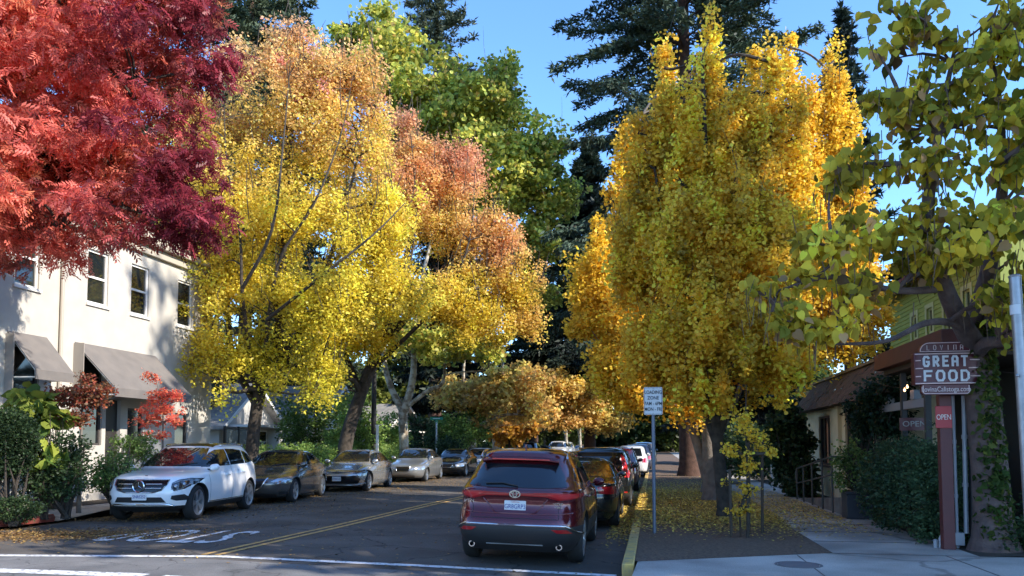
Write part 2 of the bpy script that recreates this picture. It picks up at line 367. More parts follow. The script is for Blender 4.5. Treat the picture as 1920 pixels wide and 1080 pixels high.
def shrub(name, label, blobs, n, per, sig, ls, colf, cat='shrub', group=None, tmpl=T_DIAM, leaf=None, base=None, droop=.1, stem=.03, bark=None, shell=.8, up=.8):
    c0 = np.mean([tuple(b[0]) for b in blobs], axis=0); base = base or (c0[0], c0[1], GZ(c0[0], c0[1]))
    B = Vector(base); t = empty(name, base, label=label, cat=cat, group=group); mb = MB()
    cc, idx = clumps(blobs, n, shell, .05); cc = cc[cc[:, 2] > base[2] + .05]
    for j in RNG.choice(len(cc), size=min(26, len(cc)), replace=False):
        limb(mb, (RNG.normal() * .04, RNG.normal() * .04, -.05), Vector(cc[j]) - B, stem, .006, k=4, n=5)
    mb.build('stem', bark or BARK_D, t, smooth=60)
    pos = np.repeat(cc, per, axis=0) + norm(RNG.normal(size=(len(cc) * per, 3))) * RNG.random((len(cc) * per, 1)) ** .5 * sig * 1.5
    pos[:, 2] = np.maximum(pos[:, 2], base[2] + .02)
    zz = pos[:, 2]; cols = colf(pos, (zz - zz.min()) / max(np.ptp(zz), .01)) * (1 + np.repeat(RNG.normal(size=len(cc)) * .12, per))[:, None]
    link('foliage', leaf_mesh('foliage', pos - np.array(B), ls * RNG.uniform(.7, 1.3, len(pos)), tmpl, cols, droop, tuple(c0 - np.array(B)), up), t, [leaf or LEAF])
    return t

# ------------------------------------------------------------ ground
XC = -6.1; KR = -0.42; KL = -12.1
def rz(x, y):
    z = .10 if x < XC else .10 - .027 * (x - XC)
    if x > KR: z = .10 - .027 * (KR - XC)
    return z + max(0, y - 48) * .006
def GZ(x, y):      # ground height off the road
    return (.14 if x > KR else .24) + max(0, y - 48) * .006 if (x > KR or x < KL) else rz(x, y)
def sheet(name, xs, ys, zf, m, kind='structure', **k):
    V = [(x, y, zf(x, y)) for y in ys for x in xs]; nx = len(xs)
    Fs = [(j * nx + i, j * nx + i + 1, (j + 1) * nx + i + 1, (j + 1) * nx + i) for j in range(len(ys) - 1) for i in range(nx - 1)]
    b = MB(); b.add(V, Fs); o = b.build(name, m, smooth=60); tag(o, kind=kind, **k); return o
YS = [-30, 0, 9, 20, 30, 40, 48, 60, 80, 100, 140]
sheet('ground', [-1500, -60, KL - .3, 0, 60, 1500], [-1500, -30, 9, 48, 140, 1500], lambda x, y: -.35 + min(max(0, y - 48), 92) * .006, GRND)
sheet('road', [KL, -10, -8, XC, -4, -2, KR], YS, rz, ASPH)
b = MB(); b.add([(-60, -30, .096), (KL, -30, .096), (KL, 9.2, .096), (-60, 9.2, .096)], [(0, 1, 2, 3)]); b.add([(KL, 9.2, .096), (KL, 13.4, .096), (-15, 11.2, .096), (-60, 11.2, .096), (-60, 9.2, .096)], [(0, 1, 2, 3, 4)])
b.add([(KR, -30, -.054), (60, -30, -.054), (60, 9, -.054), (KR, 9, -.054)], [(0, 1, 2, 3)])
tag(b.build('cross_street', ASPH2), kind='structure')
b = MB(); zl = lambda x: rz(x, 9) + .004
xs = [-12, -10, -8, XC, -4, -2, -.6]
yl = lambda x: 9.55 + .0 * x
for i in range(len(xs) - 1):
    a, c = xs[i], xs[i + 1]; b.add([(a, 2, zl(a)), (c, 2, zl(c)), (c, 10.35, zl(c)), (a, 10.1 if i == 0 else 10.35, zl(a))], [(0, 1, 2, 3)])
tag(b.build('crossing_pavement', ASPH2), kind='structure')
# pavements
sheet('pavement_right', [2.55, 4.05, 4.6], [12.2, 16, 20, 26, 30, 48, 140], lambda x, y: GZ(5, y) + .004, CONC)
b = MB()
pl = [(-.30, 8.6), (12, 8.6), (12, 12.2), (2.55, 12.25), (-.22, 10.9)]
b.prism(pl, -.2, .144); tag(b.build('pavement_corner', CONC), kind='structure')
b = MB()
for x, y0, y1 in ((2.0, 8.6, 11.9), (4.05, 8.6, 12.2), (6.1, 8.6, 12.2)): b.box(x - .006, x + .006, y0, y1, .1445, .1475)
for y in (13.7, 15.2, 16.7, 18.2, 19.7, 21.2, 22.7, 24.2): b.box(2.56, 4.05, y - .006, y + .006, .1445, .1487)
tag(b.build('pavement_joints', DKMETAL), kind='structure')
sheet('planting_strip', [KR + .16, 1.2, 2.555], [11.0, 14, 20, 28, 36, 48, 140], lambda x, y: (.135 + (.03 * math.sin(x * 3 + y) if 0 < x < 2.5 and y > 12 and y < 36 else 0)) + max(0, y - 48) * .006, MULCH)
b = MB(); b.add([(-.24, 10.95, .1405), (2.55, 12.3, .1405), (2.55, 14, .1405), (-.24, 14, .1405)], [(0, 1, 2, 3)]); tag(b.build('planting_strip_edge', MULCH), kind='structure')
sheet('planting_bed', [4.05, 5, 9, 60], [12.2, 20, 48, 140], lambda x, y: GZ(5, y) + (.02 if x > 4.2 else -.01), GRND)
b = MB()
for i in range(12):
    y0 = 10.6 + i * 3; b.box(KR - .0, KR + .16, y0 + .006, y0 + 2.994, -.25, .155 + max(0, y0 - 48) * .006)
tag(b.build('kerb_right', YKERB, bevel=.02), kind='structure')
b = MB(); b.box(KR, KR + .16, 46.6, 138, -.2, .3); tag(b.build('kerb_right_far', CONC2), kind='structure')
# left side
b = MB(); b.tube([(-14.5, 12.0, .18), (-13.4, 12.35, .19), (-12.75, 13.0, .19), (-12.45, 13.8, .19), (-12.35, 14.75, .19)], .09, 6)
tag(b.build('kerb_red', RKERB), kind='structure')
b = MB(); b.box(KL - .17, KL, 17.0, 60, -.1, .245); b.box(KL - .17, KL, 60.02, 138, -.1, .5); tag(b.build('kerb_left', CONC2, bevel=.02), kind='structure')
sheet('pavement_left', [-13.6, KL - .16], [14.8, 16.5, 48, 138], lambda x, y: (.244 if y > 16 else .12 + .1 * (x < -13)) + max(0, y - 48) * .006, CONC)
sheet('planting_left', [-60, -20, -14.4, -13.55], [11.9, 16, 48, 138], lambda x, y: .26 + max(0, y - 48) * .006, GRND)
b = MB(); b.prism([(-13.6, 12.2), (-12.8, 13.1), (-12.5, 13.9), (-12.4, 14.8), (-13.6, 14.8)], .1, .24); tag(b.build('corner_bed', GRND), kind='structure')
# painted markings
def strip(b, pts, wd, dz=.008):
    for i in range(len(pts) - 1):
        p, q = Vector((*pts[i], 0)), Vector((*pts[i + 1], 0)); n = Vector((-(q - p).y, (q - p).x, 0)).normalized() * wd / 2; K = 6
        for k in range(K):
            a, c = p.lerp(q, k / K), p.lerp(q, (k + 1) / K); vs = [a + n, a - n, c - n, c + n]
            b.add([(v.x, v.y, rz(v.x, v.y) + dz) for v in vs][::-1], [(0, 1, 2, 3)])
b = MB()
for o in (-.11, .11): strip(b, [(-6.38 + o, 10.75), (-6.15 + o, 15), (-5.98 + o, 20.7), (-5.8 + o, 24.0), (-5.6 + o, 30)], .10)
tag(b.build('centre_line', YPAINT), kind='structure')
b = MB(); strip(b, [(-11.5, 9.75), (-9.2, 10.18), (-6.1, 10.62), (-3.2, 10.78), (-.5, 10.84)], .17)
strip(b, [(-11, 8.75), (-8.3, 8.95), (-6.4, 8.92), (-1, 8.6)], .28)
tag(b.build('crossing_lines', WPAINT), kind='structure')
me = text_mb('STOP', 1, .0, 1, 1.0, .007)
for v in me.vertices: v.co.x, v.co.y, v.co.z = -v.co.x * .98 - 8.25, -v.co.y * 2.6 + 13.0, .11
me.materials.clear(); tag(link('road_lettering', me, None, [WPAINT]), kind='structure')
b = MB(); b.lathe([(.30, 0), (.30, .006), (.27, .006), (.27, 0)], 28, closed=True); b.lathe([(.255, 0), (.255, .005)], 28)
o = b.build('manhole_cover', mat('iron_cover', (.16, .16, .17), .6, metal=.3), loc=(1.85, 10.95, .146)); tag(o, 'round metal utility cover set in the pavement near the dark planting strip', 'manhole cover')

# litter of fallen leaves
def litter(name, n, fx, cols, size):
    p = fx(n); me = leaf_mesh(name, p, size * RNG.uniform(.6, 1.3, n), T_DIAM, cols[RNG.integers(0, len(cols), n)] * (1 + RNG.normal(size=(n, 1)) * .2), 0, None, 1, .12)
    tag(link(name, me, None, [LITTER]), kind='stuff', cat='leaves', label=dict(fallen_ginkgo_leaves='yellow fallen leaves scattered on the dark planting strip and walk', fallen_street_leaves='brown and orange fallen leaves along the left side of the road')[name])
GY = np.array([(.78, .56, .10), (.84, .62, .12), (.58, .40, .09), (.36, .24, .08), (.26, .17, .08)])
GB = np.array([(.30, .17, .06), (.22, .12, .05), (.36, .22, .07), (.12, .07, .04), (.45, .28, .08)])
def fx(n):
    y = 12.2 + RNG.gamma(4.2, 2.3, n); x = RNG.uniform(-.9, 4.0, n); k = RNG.random(n) < np.clip((y - 13.0) / 5.5, .05, 1) * np.where(x > 2.6, .30, 1)
    x, y = x[k], y[k]; m = n - len(x); x = np.concatenate([x, RNG.uniform(-.2, 2.7, m)]); y = np.concatenate([y, RNG.uniform(17, 28, m)])
    z = np.array([(GZ(a, c) + .018 if a > KR + .16 and a < 2.55 else (GZ(a, c) + .008 if a > KR + .16 else (.162 if a > KR else rz(a, c) + .008))) for a, c in zip(x, y)])
    return np.stack([x, y, z + RNG.random(len(x)) * .015], 1)
litter('fallen_ginkgo_leaves', 80000, fx, GY, .058)
def fx2(n):
    h = n // 5; y = RNG.uniform(15, 48, n); x = KL + np.abs(RNG.normal(size=n)) * 1.3 + .05
    k = RNG.random(n) < .45; x = np.where(k & (y > 24), KL + RNG.uniform(0, 4.6, n), x)
    x[:h] = -10.6 + RNG.normal(size=h) * 1.3; y[:h] = 12.6 + RNG.normal(size=h) * .55 + (x[:h] + 10.6) * .25
    j = slice(h, h + h // 3); x[j] = RNG.uniform(-11, -.6, h // 3); y[j] = RNG.uniform(10, 32, h // 3)
    x = np.clip(x, KL + .04, KR - .03)
    return np.stack([x, y, np.array([rz(a, c) for a, c in zip(x, y)]) + .006 + RNG.random(n) * .015], 1)
litter('fallen_street_leaves', 34000, fx2, GB, .05)
# ------------------------------------------------------------ buildings
def facade(mb, O, U, N, W, H, holes, dep=.18, m=0, mr=0):
    """wall plane with real openings; O corner, U along, N outward normal"""
    O, U, N = Vector(O), Vector(U), Vector(N); Z = Vector((0, 0, 1))
    us = sorted({0, W, *[h[0] for h in holes], *[h[1] for h in holes]}); vs = sorted({0, H, *[h[2] for h in holes], *[h[3] for h in holes]})
    P = lambda u, v, d=0: O + U * u + Z * v - N * d
    for i in range(len(us) - 1):
        for j in range(len(vs) - 1):
            cu, cv = (us[i] + us[i + 1]) / 2, (vs[j] + vs[j + 1]) / 2
            if any(h[0] < cu < h[1] and h[2] < cv < h[3] for h in holes): continue
            mb.add([P(us[i], vs[j]), P(us[i + 1], vs[j]), P(us[i + 1], vs[j + 1]), P(us[i], vs[j + 1])], [(0, 1, 2, 3)], m)
    for a, b_, c, d in holes:
        q = [(a, c), (b_, c), (b_, d), (a, d)]
        for k in range(4):
            p0, p1 = q[k], q[(k + 1) % 4]; mb.add([P(*p0), P(*p1), P(*p1, dep), P(*p0, dep)], [(0, 1, 2, 3)], mr)
def window(O, U, N, h, parent, dep=.12, fm=None, fw=.06, bars=1, vbars=0, sill=True):
    O, U, N = Vector(O), Vector(U), Vector(N); Z = Vector((0, 0, 1)); a, b_, c, d = h
    M = Matrix((( *[U[0]], N[0], 0, 0), (U[1], N[1], 0, 0), (0, 0, 1, 0), (0, 0, 0, 1)))
    M = Matrix.Translation(O) @ M
    f = MB(); e = .003
    f.box(a + e, a + fw, -dep, -dep + .07, c + e, d - e, M=M); f.box(b_ - fw, b_ - e, -dep, -dep + .07, c + e, d - e, M=M)
    f.box(a + fw, b_ - fw, -dep, -dep + .07, c + e, c + fw, M=M); f.box(a + fw, b_ - fw, -dep, -dep + .07, d - fw, d - e, M=M)
    for k in range(bars):
        v = c + (d - c) * (k + 1) / (bars + 1); f.box(a + fw, b_ - fw, -dep + .005, -dep + .062, v - .03, v + .03, M=M)
    for k in range(vbars):
        u = a + (b_ - a) * (k + 1) / (vbars + 1); f.box(u - .03, u + .03, -dep + .008, -dep + .06, c + fw, d - fw, M=M)
    wo = f.build('window', fm or TRIM, parent)
    g = MB(); g.box(a + fw * .5, b_ - fw * .5, -dep + .015, -dep + .03, c + fw * .5, d - fw * .5, M=M); g.build('pane', GLASS, wo)
    if sill: s_ = MB(); s_.box(a - .05, b_ + .05, -.05, .05, c - .07, c - .003, M=M); s_.build('sill', fm or TRIM, wo)
    return wo
# --- white stucco building on the left
bl = empty('stucco_building', (-14.5, 16, .2), label='two storey cream stucco building with grey awnings at the left edge', cat='building')
OX = Vector((-14.5, 16, .2))
O = Vector((-14.5, 24.3, .2)) - OX; U = (0, -1, 0); N = (1, 0, 0)
y2u = lambda y: 24.3 - y
up = [(y2u(b_), y2u(a), 5.23, 6.66) for a, b_ in ((15.9, 16.65), (18.3, 19.1), (20.06, 20.86), (22.3, 23.1), (13.2, 14.0), (10.9, 11.7))]
gd = [(y2u(16.75), y2u(15.75), 1.7, 3.85), (y2u(19.0), y2u(18.15), 1.5, 3.9), (y2u(20.75), y2u(20.05), 1.35, 2.55), (y2u(23.0), y2u(22.3), 1.35, 2.5), (y2u(14.4), y2u(12.6), 1.2, 2.9)]
dr = (y2u(19.75), y2u(19.15), .12, 2.75)
m_ = MB(); facade(m_, O, U, N, 14.8, 7.3, up + gd + [dr], .2)
m_.add([O + Vector(v) for v in ((0, 0, 0), (-12, 0, 0), (-12, 0, 7.3), (0, 0, 7.3))], [(0, 1, 2, 3)])
m_.add([O + Vector(v) for v in ((0, -14.8, 0), (-12, -14.8, 0), (-12, -14.8, 7.3), (0, -14.8, 7.3))], [(0, 1, 2, 3)])
m_.add([O + Vector(v) for v in ((-12, 0, 0), (-12, -14.8, 0), (-12, -14.8, 7.3), (-12, 0, 7.3))], [(0, 1, 2, 3)])
m_.build('wall', STUC, bl)
r_ = MB(); r_.box(-12.1, .28, -6.6, 8.4, 7.3, 7.46); r_.box(-12, .12, -6.5, 8.3 + .1, 7.05, 7.295); r_.box(-12.1, .0, -6.5, 8.3, 7.465, 7.9)
r_.build('cornice', mat('cornice', (.42, .37, .30), .8), bl, bevel=.01)
for h in up: window(O, U, N, h, bl, bars=1)
for h in gd: window(O, U, N, h, bl, bars=0 if h[3] > 3 else 0, fm=mat('brown_frame', (.06, .05, .045), .6), sill=h[3] < 3)
d_ = MB(); d_.box(-.15, -.1, 24.3 - dr[1] - 16 + .01, 24.3 - dr[0] - 16 - .01, .1, 2.73); d_.build('door', mat('door_brown', (.03, .025, .022), .5), bl)
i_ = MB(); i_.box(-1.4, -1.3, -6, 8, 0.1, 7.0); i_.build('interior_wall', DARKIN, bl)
p_ = MB(); p_.tube([(.06, 1.35, .1), (.06, 1.35, 6.98)], .045, 8); p_.build('downpipe', mat('pipe_tan', (.42, .37, .31), .6), bl)
def awning(y0, y1, zt, zb, proj, lab):
    o = MB(); v = .22
    t_ = .02
    pr = [(0, zt), (proj, zb), (proj, zb - v), (proj - t_, zb - v), (proj - t_, zb + .0), (0, zt - t_ * 1.6)]
    M = Matrix(((1, 0, 0, 0), (0, 0, -1, 0), (0, 1, 0, 0), (0, 0, 0, 1)))
    o.prism(pr, -y1, -y0, M)
    for y in (y0, y1):                                        # side gussets at both ends
        o.prism([(0, zt - .04), (.03, zt - .06), (proj - .02, zb - .0), (proj - .02, zb - v), (0, zb - v)] if False else [(0.0, zt - .03), (.05, zt - .09), (.05, zb - v), (0, zb - v)], -y - .01 if y == y0 else -y, -y if y == y0 else -y + .01, M)
    a = o.build('awning', AWN, bl)
    f = MB()
    for y in (y0 + .03, y1 - .03):
        f = MB(); f.tube([(.02, y, zt - .06), (proj - .04, y, zb - .02), (proj - .04, y, zb - v + .05), (0.02, y, zb - v + .05)], .017, 6); f.build('awning_frame', TRIM, a)
awning(15.75 - 16, 16.95 - 16, 4.12, 3.22, .78, '')
awning(17.9 - 16, 21.25 - 16, 4.14, 2.95, 1.2, '')
# side shade walls of the big awning recess
s_ = MB(); s_.box(.0, .3, 1.86, 1.885, 2.2, 4.1); s_.build('awning_side', mat('awning_side', (.3, .27, .24), .8), bl)
s_ = MB(); s_.box(.0, .22, -.30, -.27, 2.2, 4.05); s_.build('awning_side', mat('awning_side'), bl)

# --- glass and metal gate by the far end of the stucco building
g_ = empty('garden_gate', (-14.2, 25.6, .25), label='dark metal garden gate with glass panels behind the brown sedan', cat='gate')
m_ = MB()
for y in (-.9, 0, .9): m_.box(-.04, .04, y - .04, y + .04, 0, 2.1)
for z in (.1, 2.0): m_.box(-.025, .025, -.86, -.04, z, z + .06); m_.box(-.025, .025, .04, .86, z, z + .06)
m_.build('gate_frame', DKMETAL, g_)
m_ = MB(); m_.box(-.01, .01, -.85, -.05, .17, 1.99); m_.box(-.01, .01, .05, .85, .17, 1.99); m_.build('panel', mat('gate_glass', (.08, .10, .11), .15), g_)

def cottage(name, label, x, y, z, W, D, H, RH, wm, rm, ov=.5, porch=True, wins=()):
    """gable end faces +x (the street)"""
    t = empty(name, (x, y, z), label=label, cat='house'); m = MB()
    holes = [(u, u + .9, 1.0, 2.2) for u in wins]; facade(m, (0, W / 2, 0), (0, -1, 0), (1, 0, 0), W, H, holes, .15)
    m.add([(0, -W / 2, H), (0, W / 2, H), (0, 0, H + RH)], [(0, 1, 2)])
    for s_ in (-1, 1): m.add([(0, s_ * W / 2, 0), (-D, s_ * W / 2, 0), (-D, s_ * W / 2, H), (0, s_ * W / 2, H)], [(0, 1, 2, 3)])
    m.build('wall', wm, t)
    for h in holes: window((0, W / 2, 0), (0, -1, 0), (1, 0, 0), h, t, .1)
    r = MB(); k = RH / (W / 2); e = W / 2 + ov
    M = Matrix(((0, 0, 1, 0), (1, 0, 0, 0), (0, 1, 0, 0), (0, 0, 0, 1)))
    r.prism([(-e, H - ov * k), (0, H + RH), (e, H - ov * k), (e, H - ov * k + .16), (0, H + RH + .18), (-e, H - ov * k + .16)], -D - .3, ov, M)
    ro = r.build('roof', rm, t)
    f = MB(); f.prism([(-e, H - ov * k - .04), (0, H + RH - .04), (e, H - ov * k - .04), (e, H - ov * k + .14), (0, H + RH + .15), (-e, H - ov * k + .14)], ov + .002, ov + .04, M); f.build('barge_board', TRIM, ro)
    if porch:
        p = MB(); p.box(.05, 1.9, -W / 2, W / 2, 2.3, 2.42)
        for yy in (-W / 2 + .1, 0, W / 2 - .1): p.box(1.7, 1.82, yy - .06, yy + .06, 0, 2.3)
        p.build('porch', TRIM, t)
    return t
GW = mat('pale_wall', (.45, .43, .4), .85)
cottage('cottage', 'grey shingled cottage with a gable roof behind the long green hedge', -21, 39, .3, 6, 8, 2.5, 2.0, GW, GSHING, wins=(1, 3.6))
cottage('cottage', 'pale cottage with a white gable behind the leaning tree and tall dark post', -20, 48.5, .3, 6.5, 8, 2.9, 2.2, mat('cottage_white', (.55, .54, .5), .85), GSHING, wins=(1.2, 4.2))
cottage('cottage', 'low grey house with wide eaves behind the green street sign', -20, 62, .4, 9, 8, 2.6, 1.9, mat('cottage_brown', (.28, .25, .22), .85), GSHING, wins=(1.2, 3.5, 6.6))
ch = MB(); ch.box(-.3, .3, -.3, .3, 0, 1.3); ch.box(-.36, .36, -.36, .36, 1.3, 1.42)
tag(ch.build('chimney', mat('brick_red', (.30, .07, .05), .85), loc=(-19.2, 47.5, 3.9)), None); bpy.data.objects['chimney'].parent = bpy.data.objects['cottage.001']; bpy.data.objects['chimney'].location = (-1.4, -1.2, 4.2)

# --- restaurant
rs = empty('restaurant', (5.2, 20, .15), label='low cream restaurant with a brown shingle mansard and maroon canopy on the right', cat='building')
O = Vector((0, 0, 0)); U = (0, 1, 0); N = (-1, 0, 0)
hs = [(.3, 3.1, 1.05, 2.35), (5.0, 6.6, .95, 2.45)]
m_ = MB(); facade(m_, O, U, N, 8.6, 2.75, hs, .2)
m_.add([(0, 8.6, 0), (8, 8.6, 0), (8, 8.6, 3.4), (0, 8.6, 3.4)], [(0, 1, 2, 3)]); m_.add([(0, 0, 0), (8, 0, 0), (8, 0, 3.4), (0, 0, 3.4)], [(0, 1, 2, 3)])
m_.box(-.1, -.002, 3.5, 3.9, 0, 2.7)
m_.build('wall', CREAM, rs)
for h in hs: window(O, U, N, h, rs, fm=mat('brown_frame'), vbars=2, bars=0)
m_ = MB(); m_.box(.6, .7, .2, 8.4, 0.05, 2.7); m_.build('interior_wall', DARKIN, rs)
# mansard as courses of shingles
m_ = MB(); n = 5; y0, y1 = -2.3, 9.0
for i in range(n):
    a = i / n; c = (i + 1) / n; x0 = -.45 + .75 * a; x1 = -.45 + .75 * c; z0_ = 2.62 + .95 * a; z1_ = 2.62 + .95 * c
    k = 24
    for j in range(k):
        ya = y0 + (y1 - y0) * (j + (.5 * (i % 2))) / k; yb = min(ya + (y1 - y0) / k - .012, y1); dz = RNG.uniform(-.02, .02)
        m_.add([(x0 - .04, ya, z0_ + dz), (x0 - .04, yb, z0_ + dz), (x1 + .0, yb, z1_ + .06), (x1 + .0, ya, z1_ + .06), (x0 + .02, ya, z0_ + dz), (x0 + .02, yb, z0_ + dz)], [(0, 3, 2, 1), (0, 1, 5, 4)])
m_.box(.3, 8, y0, y1, 3.5, 3.62); m_.box(-.40, .1, y0, y1 - .0, 2.655, 2.72)
m_.build('roof', SHING, rs)
m_ = MB(); m_.box(.22, .36, y0, y1, 3.625, 3.70); m_.build('roof_cap', mat('roof_cap', (.22, .17, .09), .8), rs)
# porch with maroon canopy, y 13.8..20 (local -6.2..-.25)
m_ = MB(); m_.box(-.62, 2.5, -6.3, -2.32, 3.10, 3.42); m_.build('canopy', mat('canopy_maroon', (.13, .035, .025), .6, col2=(.10, .03, .02), nscale=3), rs, bevel=.01)
m_ = MB(); m_.box(-.45, 2.4, -6.2, -2.4, 3.0, 3.096); m_.build('canopy_soffit', mat('soffit', (.06, .045, .035), .8), rs)
m_ = MB(); m_.box(1.3, 1.4, -6.2, -.2, 0, 2.99); m_.build('porch_wall', mat('porch_dark', (.022, .028, .028), .7), rs)
for y in (-4.45, -3.05, -1.3):
    m_ = MB(); m_.box(-.32, -.22, y - .05, y + .05, 0, 2.60 if y > -2 else 2.99); m_.build('porch_post', mat('post_dark', (.05, .05, .052), .6), rs)
m_ = MB(); m_.box(-.30, -.24, -4.39, -3.11, 2.26, 2.42); m_.box(-.30, -.24, -2.99, -1.36, 2.26, 2.42); m_.build('porch_rail', mat('rail_pale', (.26, .27, .29), .6), rs)
for y, s_ in ((-3.9, .22), (-2.2, .2)): m_ = MB(); m_.box(-.33, -.2, y, y + s_, 2.425, 2.6); m_.build('ledge_box', mat('rail_pale'), rs)
# hanging OPEN board
ob = empty('hanging_board', (4.86, 16.1, 2.1), label='small dark maroon board reading OPEN hanging under the porch beam', cat='sign')
m_ = MB(); m_.box(-.26, .26, -.012, .012, -.12, .12); m_.build('panel', SIGNM, ob)
text('lettering', 'OPEN', .15, .004, YZ((.0, -.018, 0)), mat('letter_dim', (.4, .38, .36), .5), ob, 1.1)
for x in (-.3, .3): m_ = MB(); m_.tube([(x * .7, 0, .12), (x * .7, 0, .3)], .006, 5); m_.build('hanger', DKMETAL, ob)
# string of bulbs
sb = empty('string_lights', (4.62, 16.4, 3.0), label='string of small warm bulbs hanging under the maroon canopy edge', cat='lights')
pts = [at(1640, 716, 17.8), at(1672, 726, 17.0), at(1696, 727, 16.4), at(1701, 721, 16.2), at(1760, 706, 14.6), at(1862, 696, 13.4), at(1905, 700, 12.8)]
B_ = Vector((4.62, 16.4, 3.0)); m_ = MB(); m_.tube([p - B_ for p in pts], .006, 5); m_.build('cable', DKMETAL, sb)
for p in (pts[2], pts[3], pts[5]):
    m_ = MB(); m_.lathe([(.006, 0), (.009, -.02), (.018, -.035), (.022, -.05), (.017, -.065), (.003, -.075)], 12, M=Matrix.Translation(p - B_)); m_.build('bulb', mat('bulb_warm', (1, .6, .3), .3, emit=((1, .5, .22), 3)), sb)
# --- yellow house
yh = empty('yellow_house', (9.2, 24, .2), label='yellow green clapboard house with tall narrow windows behind the restaurant', cat='house')
m_ = MB(); hs = [(u, u + .55, 4.5, 6.1) for u in (.4, 2.0, 3.6, 5.2, 6.8)]
facade(m_, (0, -1, 0), (0, 1, 0), (-1, 0, 0), 10, 7.4, hs, .12)
for i in range(48):
    z = .1 + i * .15
    segs = [0, 10]
    cuts = sorted([(h[0] - .16, h[1] + .16) for h in hs if h[2] - .16 < z + .1 and h[3] + .16 > z])
    cur = 0
    for a, c in cuts + [(10, 10)]:
        if a > cur: m_.add([(-.004, cur - 1, z + .148), (-.004, a - 1, z + .148), (-.028, a - 1, z), (-.028, cur - 1, z), (-.001, cur - 1, z), (-.001, a - 1, z)], [(0, 1, 2, 3), (3, 2, 5, 4)])
        cur = c
for y in (-1, 9): m_.add([(0, y, 0), (9, y, 0), (9, y, 7.4), (0, y, 7.4)], [(0, 1, 2, 3)])
m_.add([(0, -1, 7.4), (9, -1, 7.4), (4.5, -1, 10.4)], [(0, 1, 2)]); m_.add([(0, 9, 7.4), (9, 9, 7.4), (4.5, 9, 10.4)], [(0, 1, 2)])
m_.build('wall', LIMEW, yh)
for h in hs:
    wo = window((0, -1, 0), (0, 1, 0), (-1, 0, 0), h, yh, .1, fm=LTRIM)
    f = MB()
    for a, c, e, g in ((h[0] - .15, h[0], h[2] - .15, h[3] + .15), (h[1], h[1] + .15, h[2] - .15, h[3] + .15), (h[0], h[1], h[3], h[3] + .15)): f.box(-.045, -.03, a - 1, c - 1, e, g)
    f.build('casing', LTRIM, wo)
m_ = MB()
for s_ in (0, 1):
    q = [(-.6, 7.15), (4.5, 10.55), (4.5, 10.7), (-.6, 7.32)]; q = [(9 - a if s_ else a, z) for a, z in q]
    m_.prism(q, -9.5, 1.5, Matrix(((1, 0, 0, 0), (0, 0, -1, 0), (0, 1, 0, 0), (0, 0, 0, 1))))
m_.build('roof', mat('roof_red', (.33, .09, .07), .8, col2=(.25, .07, .06), nscale=6), yh)
m_ = MB(); m_.box(-.62, -.5, -1.5, 9.5, 7.02, 7.2); m_.build('gutter', mat('fascia_dark', (.07, .05, .04), .7), yh)

# --- off to the right, beyond the frame: added trees, built further down, give the shade
# ------------------------------------------------------------ signs and street furniture
ls = empty('traffic_sign', (.01, 14.56, .14), rz=R(2), label='white loading zone sign on a grey post beside the yellow kerb', cat='sign')
m_ = MB(); m_.tube([(0, .03, -.1), (0, .03, 2.42)], .032, 10); m_.build('post', POLEG, ls)
zc = 2.36
def plate(w_, h_, r, loc, t_=.006): return (rrect(w_, h_, r), 0, t_, YZ(loc))
m_ = MB(); m_.prism(rrect(.165, .25, .025), 0, .005, YZ((0, -.006, zc))); pn = m_.build('panel', SIGNW, ls)
m_ = MB(); a = rrect(.155, .24, .02); c = rrect(.149, .234, .016)
m_.add([YZ((0, -.0125, zc)) @ Vector((*p, 0)) for p in a + c], [(i, (i + 1) % len(a), len(a) + (i + 1) % len(a), len(a) + i) for i in range(len(a))]); m_.build('border', SIGNBK, pn)
for i, s_ in enumerate(('LOADING', 'ZONE', '7AM - 6PM', 'MON - FRI')): text('lettering', s_, .088, .001, YZ((0, -.014, zc + .155 - .102 * i)), SIGNBK, pn, .78 if i != 1 else .85, off=.0015)
m_ = MB(); [m_.lathe([(.008, 0), (.008, .004), (.003, .006)], 10, M=YZ((0, -.013, zc + d))) for d in (.222, -.222)]; m_.build('bolt', GALV, pn)

# restaurant sign
sg = empty('restaurant_sign', (4.35, 13, .14), label='maroon neon restaurant sign reading GREAT FOOD on a square maroon post', cat='sign')
m_ = MB(); m_.box(-.085, .085, -.07, .07, -.1, 2.42); m_.build('post', MAROON, sg, bevel=.008)
pL = at(1712, 700, 12.8) - Vector((4.35, 13, .14)); pR = at(1846, 700, 12.8) - Vector((4.35, 13, .14)); zt = at(1780, 662, 12.8).z - .14; zb = at(1780, 722, 12.8).z - .14
cx = (pL.x + pR.x) / 2; W2 = (pR.x - pL.x) / 2; cz = (zt + zb) / 2; H2 = (zt - zb) / 2
def bowed(hw, hh, r, cxx, czz, y, bow=.07, t_=.16, nx=20):
    m = MB(); xs_ = np.linspace(-hw, hw, nx); f = []; V = []
    for x in xs_:
        yy = y - bow * (1 - (x / hw) ** 2) ** .5 * .8
        V += [(cxx + x, yy, czz - hh), (cxx + x, yy, czz + hh)]
    n0 = len(V)
    for x in xs_:
        yy = y + t_ + bow * (1 - (x / hw) ** 2) ** .5 * .8; V += [(cxx + x, yy, czz - hh), (cxx + x, yy, czz + hh)]
    for i in range(nx - 1):
        a = 2 * i; f += [(a, a + 2, a + 3, a + 1), (n0 + a, n0 + a + 1, n0 + a + 3, n0 + a + 2), (a, n0 + a, n0 + a + 2, a + 2), (a + 1, a + 3, n0 + a + 3, n0 + a + 1)]
    f += [(0, 1, n0 + 1, n0), (2 * nx - 2, n0 + 2 * nx - 2, n0 + 2 * nx - 1, 2 * nx - 1)]
    m.add(V, f); return m
yf = -.26
